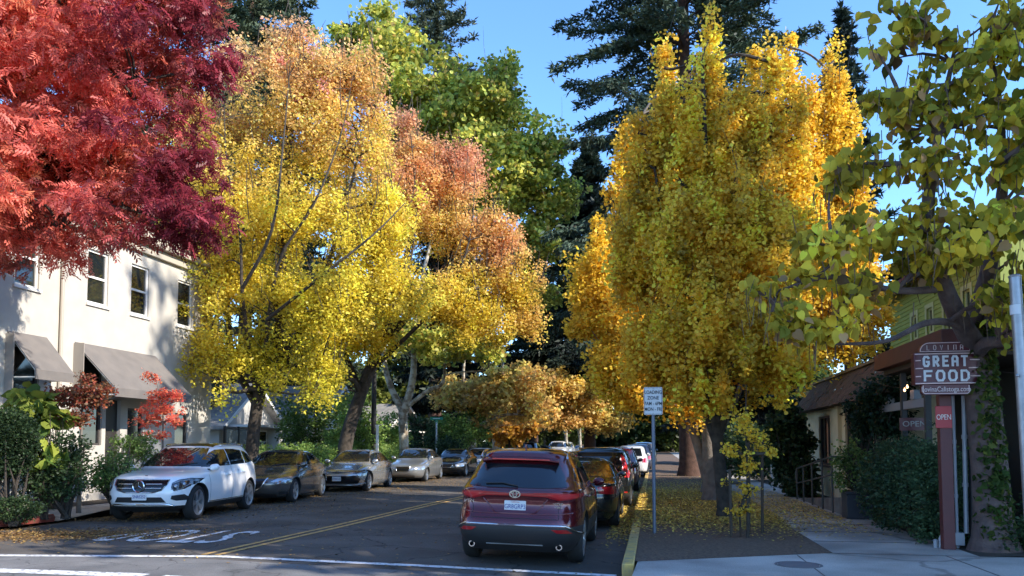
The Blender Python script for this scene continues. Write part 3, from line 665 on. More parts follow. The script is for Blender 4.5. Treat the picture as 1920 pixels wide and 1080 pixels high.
bowed(W2, H2, 0, cx, cz, yf).build('cabinet', SIGNM, sg, bevel=.012)
fy = lambda x, e=.0: yf - .07 * max(0, 1 - ((x - cx) / W2) ** 2) ** .5 * .8 - e
# arched top and lower tab
m_ = MB(); hw = W2 * .70; th = .135; cxa = cx - .09
ar = [(-hw, 0), (hw, 0)] + [(hw - .13 * (1 - math.cos(R(a))), th * math.sin(R(a))) for a in range(15, 91, 15)] + [(-hw + .13 * (1 - math.cos(R(a))), th * math.sin(R(a))) for a in range(90, 14, -15)]
m_.prism(ar, 0, .1, YZ((cxa, yf + .02, zt + .003))); m_.build('top_panel', SIGNM, sg)
m_ = MB(); hb = W2 * .66; cxb = cx - .09; m_.prism([(-hb, 0), (-hb, -.12), (-hb + .03, -.145), (hb - .03, -.145), (hb, -.12), (hb, 0)], 0, .1, YZ((cxb, yf + .02, zb - .003))); m_.build('lower_panel', SIGNM, sg)
PK = mat('neon_pink', (.85, .62, .60), .3)
m_ = MB()
for z in (zt - .02, zb + .02): m_.tube([(cx + x, fy(cx + x, .015), z) for x in np.linspace(-W2 * .99, W2 * .99, 16)], .010, 6)
for k in range(3):
    z = cz + H2 * (.52 - .50 * k)
    m_.tube([(cx + x, fy(cx + x, .015), z) for x in np.linspace(-W2 * .98, -W2 * (.84 - (.06 if k == 1 else 0)), 4)], .009, 6)
    m_.tube([(cx + x, fy(cx + x, .015), z) for x in np.linspace(W2 * (.52 if k != 1 else .48), W2 * .98, 6)], .009, 6)
P2 = [(cxa + p[0] * .985, yf - .075 + .09, zt + .012 + p[1] * .95) for p in ar]
m_.tube([(p[0], yf - .085, p[2]) for p in P2] + [(P2[0][0], yf - .085, P2[0][2])], .006, 5)
P3 = [(-hb + .012, -.012), (-hb + .012, -.115), (-hb + .035, -.133), (hb - .035, -.133), (hb - .012, -.115), (hb - .012, -.012)]
m_.tube([(cxb + p[0], yf - .085, zb + p[1]) for p in P3], .006, 5)
m_.build('neon_outline', PK, sg)
STK = {'G': [[(.95, .85), (.75, 1), (.25, 1), (.05, .8), (.05, .2), (.25, 0), (.75, 0), (.95, .2), (.95, .45), (.6, .45)]], 'R': [[(.1, 0), (.1, 1), (.7, 1), (.9, .8), (.9, .62), (.7, .48), (.1, .48)], [(.45, .48), (.95, 0)]],
       'E': [[(.95, 1), (.1, 1), (.1, 0), (.95, 0)], [(.1, .52), (.8, .52)]], 'A': [[(.05, 0), (.05, .8), (.25, 1), (.75, 1), (.95, .8), (.95, 0)], [(.05, .45), (.95, .45)]],
       'T': [[(0, 1), (1, 1)], [(.5, 1), (.5, 0)]], 'F': [[(.95, 1), (.1, 1), (.1, 0)], [(.1, .5), (.8, .5)]], 'O': [[(.25, 0), (.05, .25), (.05, .75), (.25, 1), (.75, 1), (.95, .75), (.95, .25), (.75, 0), (.25, 0)]],
       'D': [[(.08, 0), (.08, 1), (.65, 1), (.95, .75), (.95, .25), (.65, 0), (.08, 0)]], 'L': [[(.1, 1), (.1, 0), (.9, 0)]], 'V': [[(.05, 1), (.5, 0), (.95, 1)]], 'I': [[(.5, 0), (.5, 1)]], 'N': [[(.05, 0), (.05, 1), (.95, 1), (.95, 0)]]}
def letters(s_, x0, x1, z0_, z1_, gap, rr, yo, m, wide=False):
    n_ = len(s_); cw = (x1 - x0 - gap * (n_ - 1)) / n_
    for i, ch_ in enumerate(s_):
        for st in STK[ch_]:
            pts = [(x0 + i * (cw + gap) + p[0] * cw, 0, z0_ + p[1] * (z1_ - z0_)) for p in st]
            pts = [(p[0], fy(p[0], yo) if wide else yf - .085, p[2]) for p in pts]
            if wide and rr > .015:
                for a, c in zip(pts[:-1], pts[1:]):
                    a, c = Vector(a), Vector(c); d = (c - a).normalized(); s1 = Vector((-d.z, 0, d.x)).normalized() * rr if abs(d.z) + abs(d.x) > 0 else Vector((rr, 0, 0))
                    a2, c2 = a - d * rr * .7, c + d * rr * .7; o_ = Vector((0, .012, 0)); m.add([a2 + s1, a2 - s1, c2 - s1, c2 + s1, a2 + s1 + o_, a2 - s1 + o_, c2 - s1 + o_, c2 + s1 + o_], [(0, 1, 2, 3), (0, 4, 5, 1), (1, 5, 6, 2), (2, 6, 7, 3), (3, 7, 4, 0)])
            else: m.tube(pts, rr, 6)
xa, xb = cx - W2 * .76, cx + W2 * .44
for s_, z0_, z1_, xe in (('GREAT', cz + H2 * .17, cz + H2 * .74, xb), ('FOOD', cz - H2 * .74, cz - H2 * .15, xb + .02)):
    m_ = MB(); letters(s_, xa, xe, z0_, z1_, .060, .0155, .014, m_, True); m_.build('letters', mat('letter_white', (.80, .82, .86), .4), sg)
    m_ = MB(); letters(s_, xa - .004, xe - .004, z0_ + .004, z1_ + .004, .062, .0045, .035, m_, True); m_.build('neon_tube', NEON, sg)
m_ = MB(); letters('LOVINA', cxa - hw * .72, cxa + hw * .72, zt + .035, zt + .105, .055, .0055, .0, m_); m_.build('letters', mat('letter_pink', (.7, .55, .55), .4), sg)
text('letters', 'LovinaCalistoga.com', .105, .003, YZ((cxb, yf - .085, zb - .072)), mat('letter_pink'), sg, .78)
os_ = empty('open_sign', (at(1769, 782, 12.925)), label='red OPEN board fixed to the maroon sign post below the neon sign', cat='sign')
m_ = MB(); m_.box(-.115, .115, -.012, 0, -.165, .165); m_.build('panel', REDSIGN, os_, bevel=.004)
text('lettering', 'OPEN', .115, .002, YZ((0, -.0145, -.005)), mat('letter_cream', (.75, .68, .62), .5), os_, .72, off=.002) if False else text('lettering', 'OPEN', .115, .002, YZ((0, -.0145, -.005)), mat('letter_cream', (.75, .68, .62), .5), os_, .70)

# conduits beside the sign
def cond(label, pts, r, m=CONDUIT, box=None, cat='pipe', nm='conduit'):
    B_ = Vector(pts[0]); o = empty(nm, B_, label=label, cat=cat); m_ = MB(); m_.tube([Vector(p) - B_ for p in pts], r, 8)
    for q in (.35, .7):
        p = (Vector(pts[0]).lerp(Vector(pts[-1]), q) - B_) if len(pts) == 2 else None
        if p is not None: m_.lathe([(r * 1.35, -.03), (r * 1.35, .03)], 10, M=Matrix.Translation(p))
    m_.build('pipe', m, o)
    if box: m_ = MB(); m_.box(-box[0], box[0], -box[0] * .7, box[0] * .7, box[1], box[2]); m_.build('junction_box', m, o, bevel=.006)
g13 = lambda px, py: at(px, py, 13.15)
cond('slim pale conduit with a junction box at its foot, right of the sign post', [g13(1796, 1032), g13(1787, 742)], .022, box=(.085, .08, .27))
cond('thicker pale conduit rising between the sign post and dark pole', [g13(1812, 1000), g13(1807, 742)], .034)
cond('tall dark pipe in front of the big trunk', [g13(1826, 1040), g13(1820, 742), g13(1818, 640)], .05, DKMETAL)
cond('thin pale conduit between the dark pipe and the big trunk', [g13(1838, 1020), g13(1829, 760)], .016)
cond('short bent conduit stub at the foot of the maroon sign post', [g13(1762, 1034), g13(1763, 1010), g13(1772, 992), g13(1773, 975)], .026, box=None)
m_ = MB(); m_.lathe([(.03, 0), (.035, .2), (.04, .22), (.0, .24)], 12); tag(m_.build('pipe_stub', CONDUIT, loc=g13(1755, 1040)), 'short upright grey pipe stub left of the bent conduit', 'pipe')
# right metal pole, near
pb = Vector((4.08, 9.85, .14)); mp = empty('street_pole', pb, label='tall galvanised steel pole with a white band at the right edge', cat='pole')
m_ = MB(); tp = at(1903, 520, 9.85) - pb; m_.tube([(0.10, 0, -.1), tp], .062, 16); m_.build('pole', GALV, mp, smooth=50)
m_ = MB(); q = Vector((.10, 0, -.1)); u = (tp - q).normalized(); a = at(1905, 572, 9.85) - pb; c = at(1906, 590, 9.85) - pb; m_.tube([a, c], .0645, 16); m_.build('band', SIGNW, mp, smooth=50)
m_ = MB(); m_.lathe([(.066, 0), (.07, .015), (.05, .03), (.0, .035)], 16, M=Matrix.Translation(tp)); m_.build('cap', GALV, mp)
m_ = MB(); a = at(1906, 705, 9.85) - pb; m_.lathe([(.018, 0), (.018, .02), (.008, .026)], 8, M=Matrix.Translation(a + Vector((-.02, -.058, 0))) @ Matrix.Rotation(R(90), 4, 'X')); m_.build('bolt', GALV, mp)
# black utility pole with white post beside it, left
up_ = at(700, 868, 35.8); up_.z = .3
o = empty('utility_pole', up_, label='tall black pole standing between the leaning tree and the pale sycamore', cat='pole')
m_ = MB(); m_.tube([(0, 0, -.2), (0, 0, 8.5)], [.13, .10], 12); m_.build('pole', mat('pole_black', (.018, .016, .015), .7), o); m_ = MB(); m_.box(-.6, .6, -.05, .05, 7.6, 7.72); m_.build('crossarm', mat('pole_black'), o)
p = at(707, 868, 35.2); p.z = .25; m_ = MB(); m_.box(-.05, .05, -.05, .05, 0, 2.35); m_.box(-.07, .07, -.07, .07, 2.35, 2.4); tag(m_.build('bollard_post', TRIM, loc=p), 'slim white wooden post right beside the tall black pole', 'post')
p = at(818, 862, 46.5); p.z = .25; o = empty('street_sign', p, label='small green street name sign on a white post by the silver sedan', cat='sign')
m_ = MB(); m_.tube([(0, 0, -.1), (0, 0, 2.85)], .05, 8); m_.build('post', mat('post_pale', (.5, .52, .5), .6), o)
m_ = MB(); m_.box(-.4, .4, -.012, .012, 2.98, 3.16); m_.build('panel', GRNSIGN, o); m_ = MB(); m_.box(-.012, .012, -.35, .35, 2.82, 2.97); m_.build('panel', GRNSIGN, o)
m_ = MB(); m_.box(-.22, .22, -.014, -.0122, 3.05, 3.09); m_.build('bar_marking', SIGNW, o)
# ramp railing and ramp
rp = empty('ramp_railing', (4.08, 19.5, .14), label='dark metal handrail climbing beside the concrete ramp at the restaurant', cat='railing')
m_ = MB(); ys = [0, 1.1, 2.4, 3.6, 4.6]; zt_ = lambda y: 1.30 - y * .09
for y in ys:
    m_.tube([(0, y, 0), (0, y, zt_(y))], .024, 8)
m_.tube([(0, ys[-1], zt_(4.6) - .42), (0, ys[-1] + .15, zt_(4.6) - .3), (0, ys[-1] + .15, zt_(4.6) - .08), (0, ys[-1], zt_(4.6)), (0, 0, zt_(0)), (.3, -.12, zt_(0)), (.9, -.12, zt_(0))], .024, 8); m_.tube([(0, 4.6, zt_(4.6) - .42), (0, 0, zt_(0) - .42)], .02, 8)
m_.build('rail', RAILM, rp)
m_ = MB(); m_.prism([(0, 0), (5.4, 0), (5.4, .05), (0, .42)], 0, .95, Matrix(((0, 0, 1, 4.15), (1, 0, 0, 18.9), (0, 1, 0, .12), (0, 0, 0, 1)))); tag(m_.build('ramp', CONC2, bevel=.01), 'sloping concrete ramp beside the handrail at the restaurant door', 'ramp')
pt = empty('planter_box', (4.28, 18.1, .15), label='square dark planter box at the near end of the concrete ramp', cat='planter')
m_ = MB(); m_.box(-.26, .26, -.26, .26, 0, .52); m_.box(-.29, .29, -.29, .29, .522, .57); m_.build('box', mat('planter_dark', (.035, .037, .045), .6), pt, bevel=.01); m_ = MB(); m_.box(-.24, .24, -.24, .24, .571, .58); m_.build('soil', MULCH, pt)
m_ = MB(); m_.box(-.06, .06, -.06, .06, 0, 1.0); m_.box(-.08, .08, -.08, .08, 1, 1.04); p = at(1449, 905, 33); p.z = .14; tag(m_.build('fence_post', TRIM, loc=p), 'white square post standing at the far end of the leafy walk', 'post')
p = at(1461, 905, 31); p.z = .14; o = m_.build('fence_post', TRIM, loc=p); o.name = 'fence_post'; tag(o, 'second white post, right of the first at the far end of the walk', 'post')
# ------------------------------------------------------------ cars
def paint(name, col, metal=.0, rough=.28, coat=1): return mat(name, col, rough, metal=metal, coat=coat, spec=.5)
CARG = mat('car_glass', (.008, .010, .013), .03, spec=.8, coat=.3)
BLKP = mat('black_plastic', (.018, .018, .019), .6)
GLSB = mat('gloss_black', (.01, .01, .011), .15, spec=.6)
CHRM = mat('chrome', (.62, .63, .65), .15, metal=1)
TYRE = mat('tyre_rubber', (.016, .016, .016), .85, bump=.2, bscale=80)
ALLOY = mat('alloy', (.45, .46, .48), .3, metal=.8)
LRED = mat('lamp_red', (.34, .01, .012), .12, coat=1)
LREDL = mat('lamp_red_bright', (.55, .03, .03), .15, coat=1)
LCLR = mat('lamp_clear', (.35, .38, .42), .08, metal=.5, coat=1)
LDRK = mat('lamp_dark', (.04, .045, .055), .06, metal=.3, coat=1)
AMBR = mat('lamp_amber', (.6, .2, .03), .2, coat=1)
PLATE = mat('plate_white', (.62, .62, .62), .4)
PBLUE = mat('plate_blue', (.03, .05, .22), .5)
SUV = [(.22, 2.08, -2.12, .88, 3.4, 3.6), (.30, 2.22, -2.27, .95, 3.4, 3.6), (.42, 2.29, -2.33, .98, 3.4, 3.8), (.60, 2.32, -2.36, 1.0, 3.3, 3.8), (.75, 2.29, -2.35, 1.0, 3.2, 3.8), (.86, 2.21, -2.32, .99, 3.1, 3.8),
       (.93, 2.08, -2.30, .98, 3.0, 3.8), (.98, 1.86, -2.28, .965, 3.0, 3.8), (1.03, 1.50, -2.26, .95, 3.4, 3.9), (1.07, 1.12, -2.24, .935, 4.0, 4.0), (1.10, .96, -2.22, .92, 4.6, 4.2), (1.25, .70, -2.12, .865, 5, 4.6), (1.40, .42, -2.00, .80, 5, 4.8),
       (1.50, .20, -1.88, .745, 5, 4.8), (1.56, .02, -1.76, .69, 4.6, 4.6), (1.60, -.16, -1.60, .60, 4, 4.2), (1.625, -.36, -1.38, .46, 3.5, 3.6), (1.635, -.6, -1.1, .22, 3, 3)]
SEDAN = [(.17, 2.14, -2.16, .88, 3.2, 3.4), (.26, 2.32, -2.32, .95, 3.1, 3.4), (.40, 2.41, -2.42, .985, 3.0, 3.4), (.55, 2.42, -2.43, 1.0, 3.0, 3.4), (.66, 2.36, -2.43, 1.0, 2.9, 3.4), (.73, 2.22, -2.42, .99, 2.8, 3.4),
         (.79, 1.98, -2.42, .98, 2.8, 3.5), (.86, 1.60, -2.41, .965, 3.0, 3.5), (.92, 1.30, -2.38, .95, 3.4, 3.6), (.965, 1.10, -2.28, .93, 4, 3.6), (1.00, .98, -2.10, .91, 4.6, 3.8), (1.05, .88, -1.86, .885, 5, 4.2), (1.18, .60, -1.55, .82, 5, 4.6), (1.30, .32, -1.20, .75, 5, 4.6),
         (1.37, .10, -.95, .68, 4.6, 4.4), (1.41, -.08, -.75, .58, 4, 4), (1.435, -.22, -.60, .40, 3.5, 3.5), (1.445, -.32, -.50, .18, 3, 3)]
CRV = [(a, b_, (c if a < .9 else -2.28 + (a - .9) * (.28 / .7)) if a < 1.5 else c - .28, max(d, d + .05 if 1.1 < a < 1.58 else d), e, f) for a, b_, c, d, e, f in SUV]
bump_ = lambda rows, a, b_: [(z, x, y, w_, nf + a * (z < .6 * rows[-1][0]) , nr + b_ * (z < .7 * rows[-1][0])) for z, x, y, w_, nf, nr in rows]
SUV, CRV, SEDAN = bump_(SUV, .9, 1.6), bump_(CRV, .9, 2.2), bump_(SEDAN, .8, 1.4)
def dense(rows, k=3):
    out = []
    A = np.array(rows)
    for i in range(len(A) - 1):
        for j in range(k):
            u = j / k; p0 = A[max(i - 1, 0)]; p1 = A[i]; p2 = A[i + 1]; p3 = A[min(i + 2, len(A) - 1)]
            m1 = (p2 - p0) / 2; m2 = (p3 - p1) / 2
            m1 = np.where(np.abs(m1) > np.abs(p2 - p1) * 1.5, (p2 - p1) * 1.5, m1); m2 = np.where(np.abs(m2) > np.abs(p2 - p1) * 1.5, (p2 - p1) * 1.5, m2)
            q = (2 * u**3 - 3 * u**2 + 1) * p1 + (u**3 - 2 * u**2 + u) * m1 + (-2 * u**3 + 3 * u**2) * p2 + (u**3 - u**2) * m2
            q[0] = p1[0] + (p2[0] - p1[0]) * u; out.append(q)
    out.append(A[-1]); return out
WHEELS = {}
def wheel_meshes(r, wd, spokes, dark=False):
    k = (round(r, 3), spokes, dark)
    if k in WHEELS: return WHEELS[k]
    M = Matrix.Rotation(R(-90), 4, 'X')       # local z -> +y
    h = wd / 2; t = MB(); rr = r * .70
    t.lathe([(rr, -h * .9), (rr + .02, -h), (r - .05, -h), (r - .012, -h * .78), (r, -h * .5), (r, h * .5), (r - .012, h * .78), (r - .05, h), (rr + .02, h), (rr, h * .9)], 40, M=M, closed=True)
    tm = t.mesh('tyre'); tm.materials.append(TYRE)
    b = MB()
    b.lathe([(rr - .028, h * .80), (rr - .004, h * .97), (rr + .012, h * .97), (rr + .012, h * .7), (rr - .03, -h * .9), (rr - .05, -h * .9)], 40, M=M, closed=True, m=0)
    b.lathe([(.04, h * .1), (rr - .03, h * .1), (rr - .03, h * .06), (.04, h * .06)], 30, M=M, closed=True, m=1)
    b.lathe([(.0, h * .30), (.14, h * .30), (.15, h * .26), (.15, h * .1)], 30, M=M, m=2)
    b.lathe([(.0, h * .84), (.032, h * .84), (.055, h * .74), (.06, h * .4)], 20, M=M, m=0)
    for i in range(spokes):
        a = 2 * math.pi * i / spokes
        for off in ((-.09, .09) if spokes == 5 else (0,)):
            a1 = a + off * .6; a2 = a + off * 1.7; w1, w2 = .022, .030
            p = lambda r_, an, s_, y: Vector((r_ * math.cos(an) - s_ * math.sin(an), y, r_ * math.sin(an) + s_ * math.cos(an)))
            vs = [p(.04, a1, -w1, h * .76), p(.04, a1, w1, h * .76), p(rr - .01, a2, w2, h * .90), p(rr - .01, a2, -w2, h * .90), p(.04, a1, -w1, h * .45), p(.04, a1, w1, h * .45), p(rr - .01, a2, w2, h * .5), p(rr - .01, a2, -w2, h * .5)]
            b.add(vs, [(0, 1, 2, 3), (0, 4, 5, 1), (1, 5, 6, 2), (2, 6, 7, 3), (3, 7, 4, 0)], 0)
    rm = b.mesh('rim')
    for m in (ALLOY if not dark else mat('alloy_dark', (.12, .12, .13), .3, metal=.8), BLKP, mat('brake_disc', (.2, .2, .2), .4, metal=.8)): rm.materials.append(m)
    for me in (tm, rm): me.polygons.foreach_set('use_smooth', [True] * len(me.polygons)); me.set_sharp_from_angle(angle=R(40))
    WHEELS[k] = (tm, rm); return WHEELS[k]
class Car:
    def __init__(s, label, cat, loc, rz_, rows, L, W, H, col, group, wr=.34, ax=(1.40, -1.42), clad=None, spokes=5, roll=0, fine=True, darkrim=False):
        s.fine = fine
        s.t = empty('parked_car' if 'SUV' not in label else 'parked_suv', loc, label=label, cat=cat, group=group); s.t.rotation_euler = (0, roll, rz_); s.t.rotation_mode = 'XYZ'
        # orientation: local +x is the nose; keep roll about the nose axis
        s.t.rotation_euler = (roll, 0, rz_)
        A = np.array(rows); sx = L / (A[:, 1].max() - A[:, 2].min()); sz = H / A[-1, 0]; A = A.copy(); A[:, 0] *= sz; A[:, 1:3] *= sx
        s.W, s.H, s.L = W, H, L; s.sx, s.sz = sx, sz
        D_ = dense(A, 3 if fine else 2); n = 72 if fine else 48
        V = []; th = [2 * math.pi * (j + .5) / n for j in range(n)]
        for z, xf, xr, wf, nf, nr in D_:
            xm = (xf + xr) / 2; hw = W / 2 * wf
            for a in th:
                c, q = math.cos(a), math.sin(a); e = nf if c > 0 else nr
                ex = 2 / e; x = xm + (xf - xm if c > 0 else xm - xr) * math.copysign(abs(c) ** ex, c); y = hw * math.copysign(abs(q) ** ex, q); V.append((x, y, z))
        k = len(D_); Fs = [(i * n + j, i * n + (j + 1) % n, (i + 1) * n + (j + 1) % n, (i + 1) * n + j) for i in range(k - 1) for j in range(n)]
        Fs += [tuple(range(n))[::-1], tuple((k - 1) * n + j for j in range(n))]
        s.bvh = BVHTree.FromPolygons([Vector(v) for v in V], Fs)
        me = bpy.data.meshes.new('body'); me.from_pydata(V, [], Fs); me.update()
        s.ax = [a * sx for a in ax]; s.wr = wr
        # wheel arches cut with a boolean
        cb = MB(); M = Matrix.Rotation(R(-90), 4, 'X')
        for a in s.ax:
            for sd_ in (-1, 1):
                cb.lathe([(wr + .055, 0), (wr + .055, .55)], 40, M=Matrix.Translation((a, .52 if sd_ > 0 else -.52 - .55, wr)) @ M)
        cm = cb.mesh('cut'); co = bpy.data.objects.new('cut', cm); C.objects.link(co); bo = bpy.data.objects.new('b', me); C.objects.link(bo)
        bm_ = bmesh.new(); bm_.from_mesh(cm); bmesh.ops.recalc_face_normals(bm_, faces=bm_.faces); bm_.to_mesh(cm); bm_.free()
        bm_ = bmesh.new(); bm_.from_mesh(me); bmesh.ops.recalc_face_normals(bm_, faces=bm_.faces); bm_.to_mesh(me); bm_.free()
        md = bo.modifiers.new('b', 'BOOLEAN'); md.operation = 'DIFFERENCE'; md.object = co; md.solver = 'EXACT'
        dg = bpy.context.evaluated_depsgraph_get(); nm = bpy.data.meshes.new_from_object(bo.evaluated_get(dg))
        for o in (bo, co): C.objects.unlink(o); bpy.data.objects.remove(o)
        nm.materials.clear(); nm.materials.append(col); nm.materials.append(BLKP)
        zc = clad if clad is not None else .2 * sz
        for p in nm.polygons:
            c = p.center; ina = False
            for a in s.ax:
                d = math.hypot(c.x - a, c.z - wr)
                if d < wr + .056 and abs(c.y) > .5 and (abs(p.normal.y) < .5 or abs(c.y) < .56): ina = True
            p.material_index = 1 if ina or c.z < zc else 0
        s.body = link('body', nm, s.t, smooth=32); s.col = col; s.clad = clad
        # wheels
        tm, rm = wheel_meshes(wr, .23, spokes, darkrim)
        for a in s.ax:
            for sd_ in (-1, 1):
                o = bpy.data.objects.new('wheel', tm); C.objects.link(o); o.parent = s.t
                hwx = s.half(a, .45); o.location = (a, sd_ * (min(hwx, W / 2) - .125), wr)
                if sd_ < 0: o.rotation_euler = (0, 0, math.pi)
                q = bpy.data.objects.new('rim', rm); C.objects.link(q); q.parent = o
        b = MB(); b.box(s.ax[1] - .1, s.ax[0] + .1, -W * .27, W * .27, .16, .5); b.build('underbody', BLKP, s.t)
    def half(s, x, z):
        h = s.bvh.ray_cast(Vector((x, 5, z)), Vector((0, -1, 0))); return h[0].y if h[0] else s.W / 2
    def hit(s, ax, a, b, sg=1):
        """ax 's': (x,z) seen from the side sg; 'f'/'r': (y,z) seen from front/rear; 't': (x,y) from above"""
        if ax == 's': o, d = Vector((a, 5 * sg, b)), Vector((0, -sg, 0))
        elif ax == 'f': o, d = Vector((8, a, b)), Vector((-1, 0, 0))
        elif ax == 'r': o, d = Vector((-8, a, b)), Vector((1, 0, 0))
        else: o, d = Vector((a, b, 5)), Vector((0, 0, -1))
        p, n, i, dd = s.bvh.ray_cast(o, d)
        if p is None:
            p, n, i, dd = s.bvh.find_nearest(Vector((a if ax in 'st' else (s.L / 2 if ax == 'f' else -s.L / 2), (sg * s.W / 2 if ax == 's' else (a if ax in 'fr' else b)), b if ax != 't' else s.H)))
        if n.dot(d) > 0: n = -n
        return p, n
    def patch(s, name, ax, poly, m, sg=1, eps=.004, step=.05, parent=None, both=False, mb=None):
        for mir in ((1, -1) if both else (1,)):
            bm = bmesh.new(); P = poly
            if ax == 's': g = sg * mir
            else: g = sg
            Q = [((-a if (mir < 0 and ax in 'fr') else a), (-b if (mir < 0 and ax == 't') else b)) for a, b in P]
            f = bm.faces.new([bm.verts.new((a, b, 0)) for a, b in Q])
            for k in (0, 1):
                lo = min(q[k] for q in Q); hi = max(q[k] for q in Q); n = int((hi - lo) / step)
                for i in range(1, n + 1):
                    co = [0, 0, 0]; co[k] = lo + (hi - lo) * i / (n + 1); no = [0, 0, 0]; no[k] = 1
                    bmesh.ops.bisect_plane(bm, geom=bm.verts[:] + bm.edges[:] + bm.faces[:], plane_co=co, plane_no=no)
            bmesh.ops.triangulate(bm, faces=[f for f in bm.faces if len(f.verts) > 4])
            nrm = {}
            for v in bm.verts:
                p, n = s.hit(ax, v.co.x, v.co.y, g); nrm[v.index] = n; v.co = p + n * eps
            # small rim so that the piece has depth
            be = [e for e in bm.edges if e.is_boundary]; r = bmesh.ops.extrude_edge_only(bm, edges=be)
            for v in [x for x in r['geom'] if isinstance(x, bmesh.types.BMVert)]:
                lf = v.link_faces; 
                p, n, i, dd = s.bvh.find_nearest(v.co); 
                v.co = p - (v.co - p) * .5 if (v.co - p).length < .1 else v.co
            me = bpy.data.meshes.new(name); bm.to_mesh(me); bm.free()
            if mb is not None:
                mb.add([v.co for v in me.vertices], [tuple(p.vertices) for p in me.polygons]); continue
            o = link(name, me, parent or s.t, [m], smooth=40)
        return None if mb is not None else o
    def line(s, name, ax, pts, r, m, sg=1, off=0, parent=None, n=6, mb=None, step=.06):
        P = []
        for i in range(len(pts) - 1):
            a, b = pts[i], pts[i + 1]; k = max(1, int(math.dist(a, b) / step))
            for j in range(k): P.append((a[0] + (b[0] - a[0]) * j / k, a[1] + (b[1] - a[1]) * j / k))
        P.append(pts[-1]); Q = []
        for p in P: h, nn = s.hit(ax, p[0], p[1], sg); Q.append(h + nn * off)
        b = mb or MB(); b.tube(Q, r, n)
        return b if mb else b.build(name, m, parent or s.t, smooth=60)
    def common(s, sidewin, ws, rw, mirror=(.80, 1.02), handles=(), gaps=(), roofpatch=None, rail=False, frame=None):
        for i, w_ in enumerate(sidewin): s.patch('side_window', 's', w_, CARG, eps=.006, both=True)
        s.patch('windshield', 'f', ws, CARG, eps=.006, step=.07)
        s.patch('rear_window', 'r', rw, CARG, eps=.006, step=.07)
        mx, mz = mirror
        for sg in (1, -1):
            hw = s.half(mx, mz); b = MB(); E = [(-.075, -.0), (-.06, .0), (0, 0)]
            # rounded housing
            vs = []; n = 12; k = 7
            for i in range(k):
                u = -1 + 2 * i / (k - 1); rr = (1 - abs(u) ** 3) ** .5 * .5 + .5 * (abs(u) < .95); rr = max(rr * (1 - abs(u) ** 4 * .3), .35)
                for j in range(n):
                    a = 2 * math.pi * j / n; vs.append((mx + .06 * rr * math.cos(a) + .02 - .02 * u, sg * (hw + .13 + .10 * u), mz + .06 + .075 * rr * math.sin(a) + .01 * u))
            b.add(vs, [(i * n + j, i * n + (j + 1) % n, (i + 1) * n + (j + 1) % n, (i + 1) * n + j) for i in range(k - 1) for j in range(n)] + [tuple(range(n)), tuple((k - 1) * n + j for j in range(n))])
            mo = b.build('mirror', s.col, s.t, smooth=60); c_ = MB(); c_.box(mx - .03, mx + .03, min(sg * (hw - .03), sg * (hw + .06)), max(sg * (hw - .03), sg * (hw + .06)), mz + .0, mz + .03); c_.build('mirror_arm', BLKP, mo)
            for hx, hz in handles: s.line('door_handle', 's', [(hx - .10, hz), (hx + .10, hz + .005)], .016, s.col, sg=sg, off=.022, n=8)
        for g in gaps:
            for sg in (1, -1): s.line('door_gap', 's', g, .0045, BLKP, sg=sg, off=-.001)
        if rail:
            for sg in (1, -1): s.line('roof_rail', 't', [(-1.6 * s.sx, sg * s.W * .33), (-.2 * s.sx, sg * s.W * .335)], .02, rail, off=.035)
    def plate(s, end, y, z, txt, m=PBLUE, top=None):
        p, n = s.hit(end, y, z); sg = 1 if end == 'f' else -1
        x = p.x + sg * .016
        Mx = Matrix.Translation((x, y, z)) @ Matrix(((0, 0, sg, 0), (sg, 0, 0, 0), (0, 1, 0, 0), (0, 0, 0, 1)))
        b = MB(); b.prism(rrect(.152, .076, .012), -.012, .003, Mx); o = b.build('licence_plate', PLATE, s.t)
        if txt: text('lettering', txt, .088, .001, Mx @ Matrix.Translation((0, -.008, .004)), m, o, .82, 1.0, .001)
        return o
    def M(s, end, y, z, off=.01):
        sg = 1 if end == 'f' else -1; p, n = s.hit(end, y, z)
        return Matrix.Translation((p.x + sg * off, y, z)) @ Matrix(((0, 0, sg, 0), (sg, 0, 0, 0), (0, 1, 0, 0), (0, 0, 0, 1)))
def ell(cx, cy_, rx, ry, n=24, w_=None): return [(cx + rx * math.cos(2 * math.pi * i / n), cy_ + ry * math.sin(2 * math.pi * i / n)) for i in range(n)]
SW_SUV = [[(.86, 1.10), (.74, 1.10 + .0), (-.24, 1.12), (-.24, 1.49), (.10, 1.475), (.34, 1.40), (.60, 1.26)], [(-.29, 1.12), (-1.18, 1.14), (-1.18, 1.46), (-.75, 1.49), (-.29, 1.495)], [(-1.23, 1.14), (-1.86, 1.18), (-1.62, 1.36), (-1.45, 1.42), (-1.23, 1.455)]]
SW_SED = [[(.80, 1.005), (-.18, 1.02), (-.18, 1.335), (.10, 1.325), (.32, 1.265), (.56, 1.155)], [(-.23, 1.02), (-1.10, 1.035), (-1.06, 1.22), (-.92, 1.285), (-.65, 1.33), (-.23, 1.335)], [(-1.15, 1.035), (-1.55, 1.05), (-1.35, 1.14), (-1.12, 1.20)]]
GAP_SUV = [[(1.02, 1.0), (.98, .8), (.96, .34)], [(-.265, 1.10), (-.265, .34)], [(-1.20, 1.12), (-1.18, .95), (-1.02, .72)]]
GAP_SED = [[(1.02, .92), (1.00, .7), (.98, .28)], [(-.205, 1.0), (-.205, .28)], [(-1.12, 1.02), (-1.1, .85), (-.98, .62)]]
def sc(L_, c): return [[(a * c.sx, b * c.sz) for a, b in p] for p in L_]
LG = 'cars parked along the left kerb'; RG = 'cars parked along the right kerb'
NOSE = lambda deg: R(-90 + deg)      # nose towards the camera
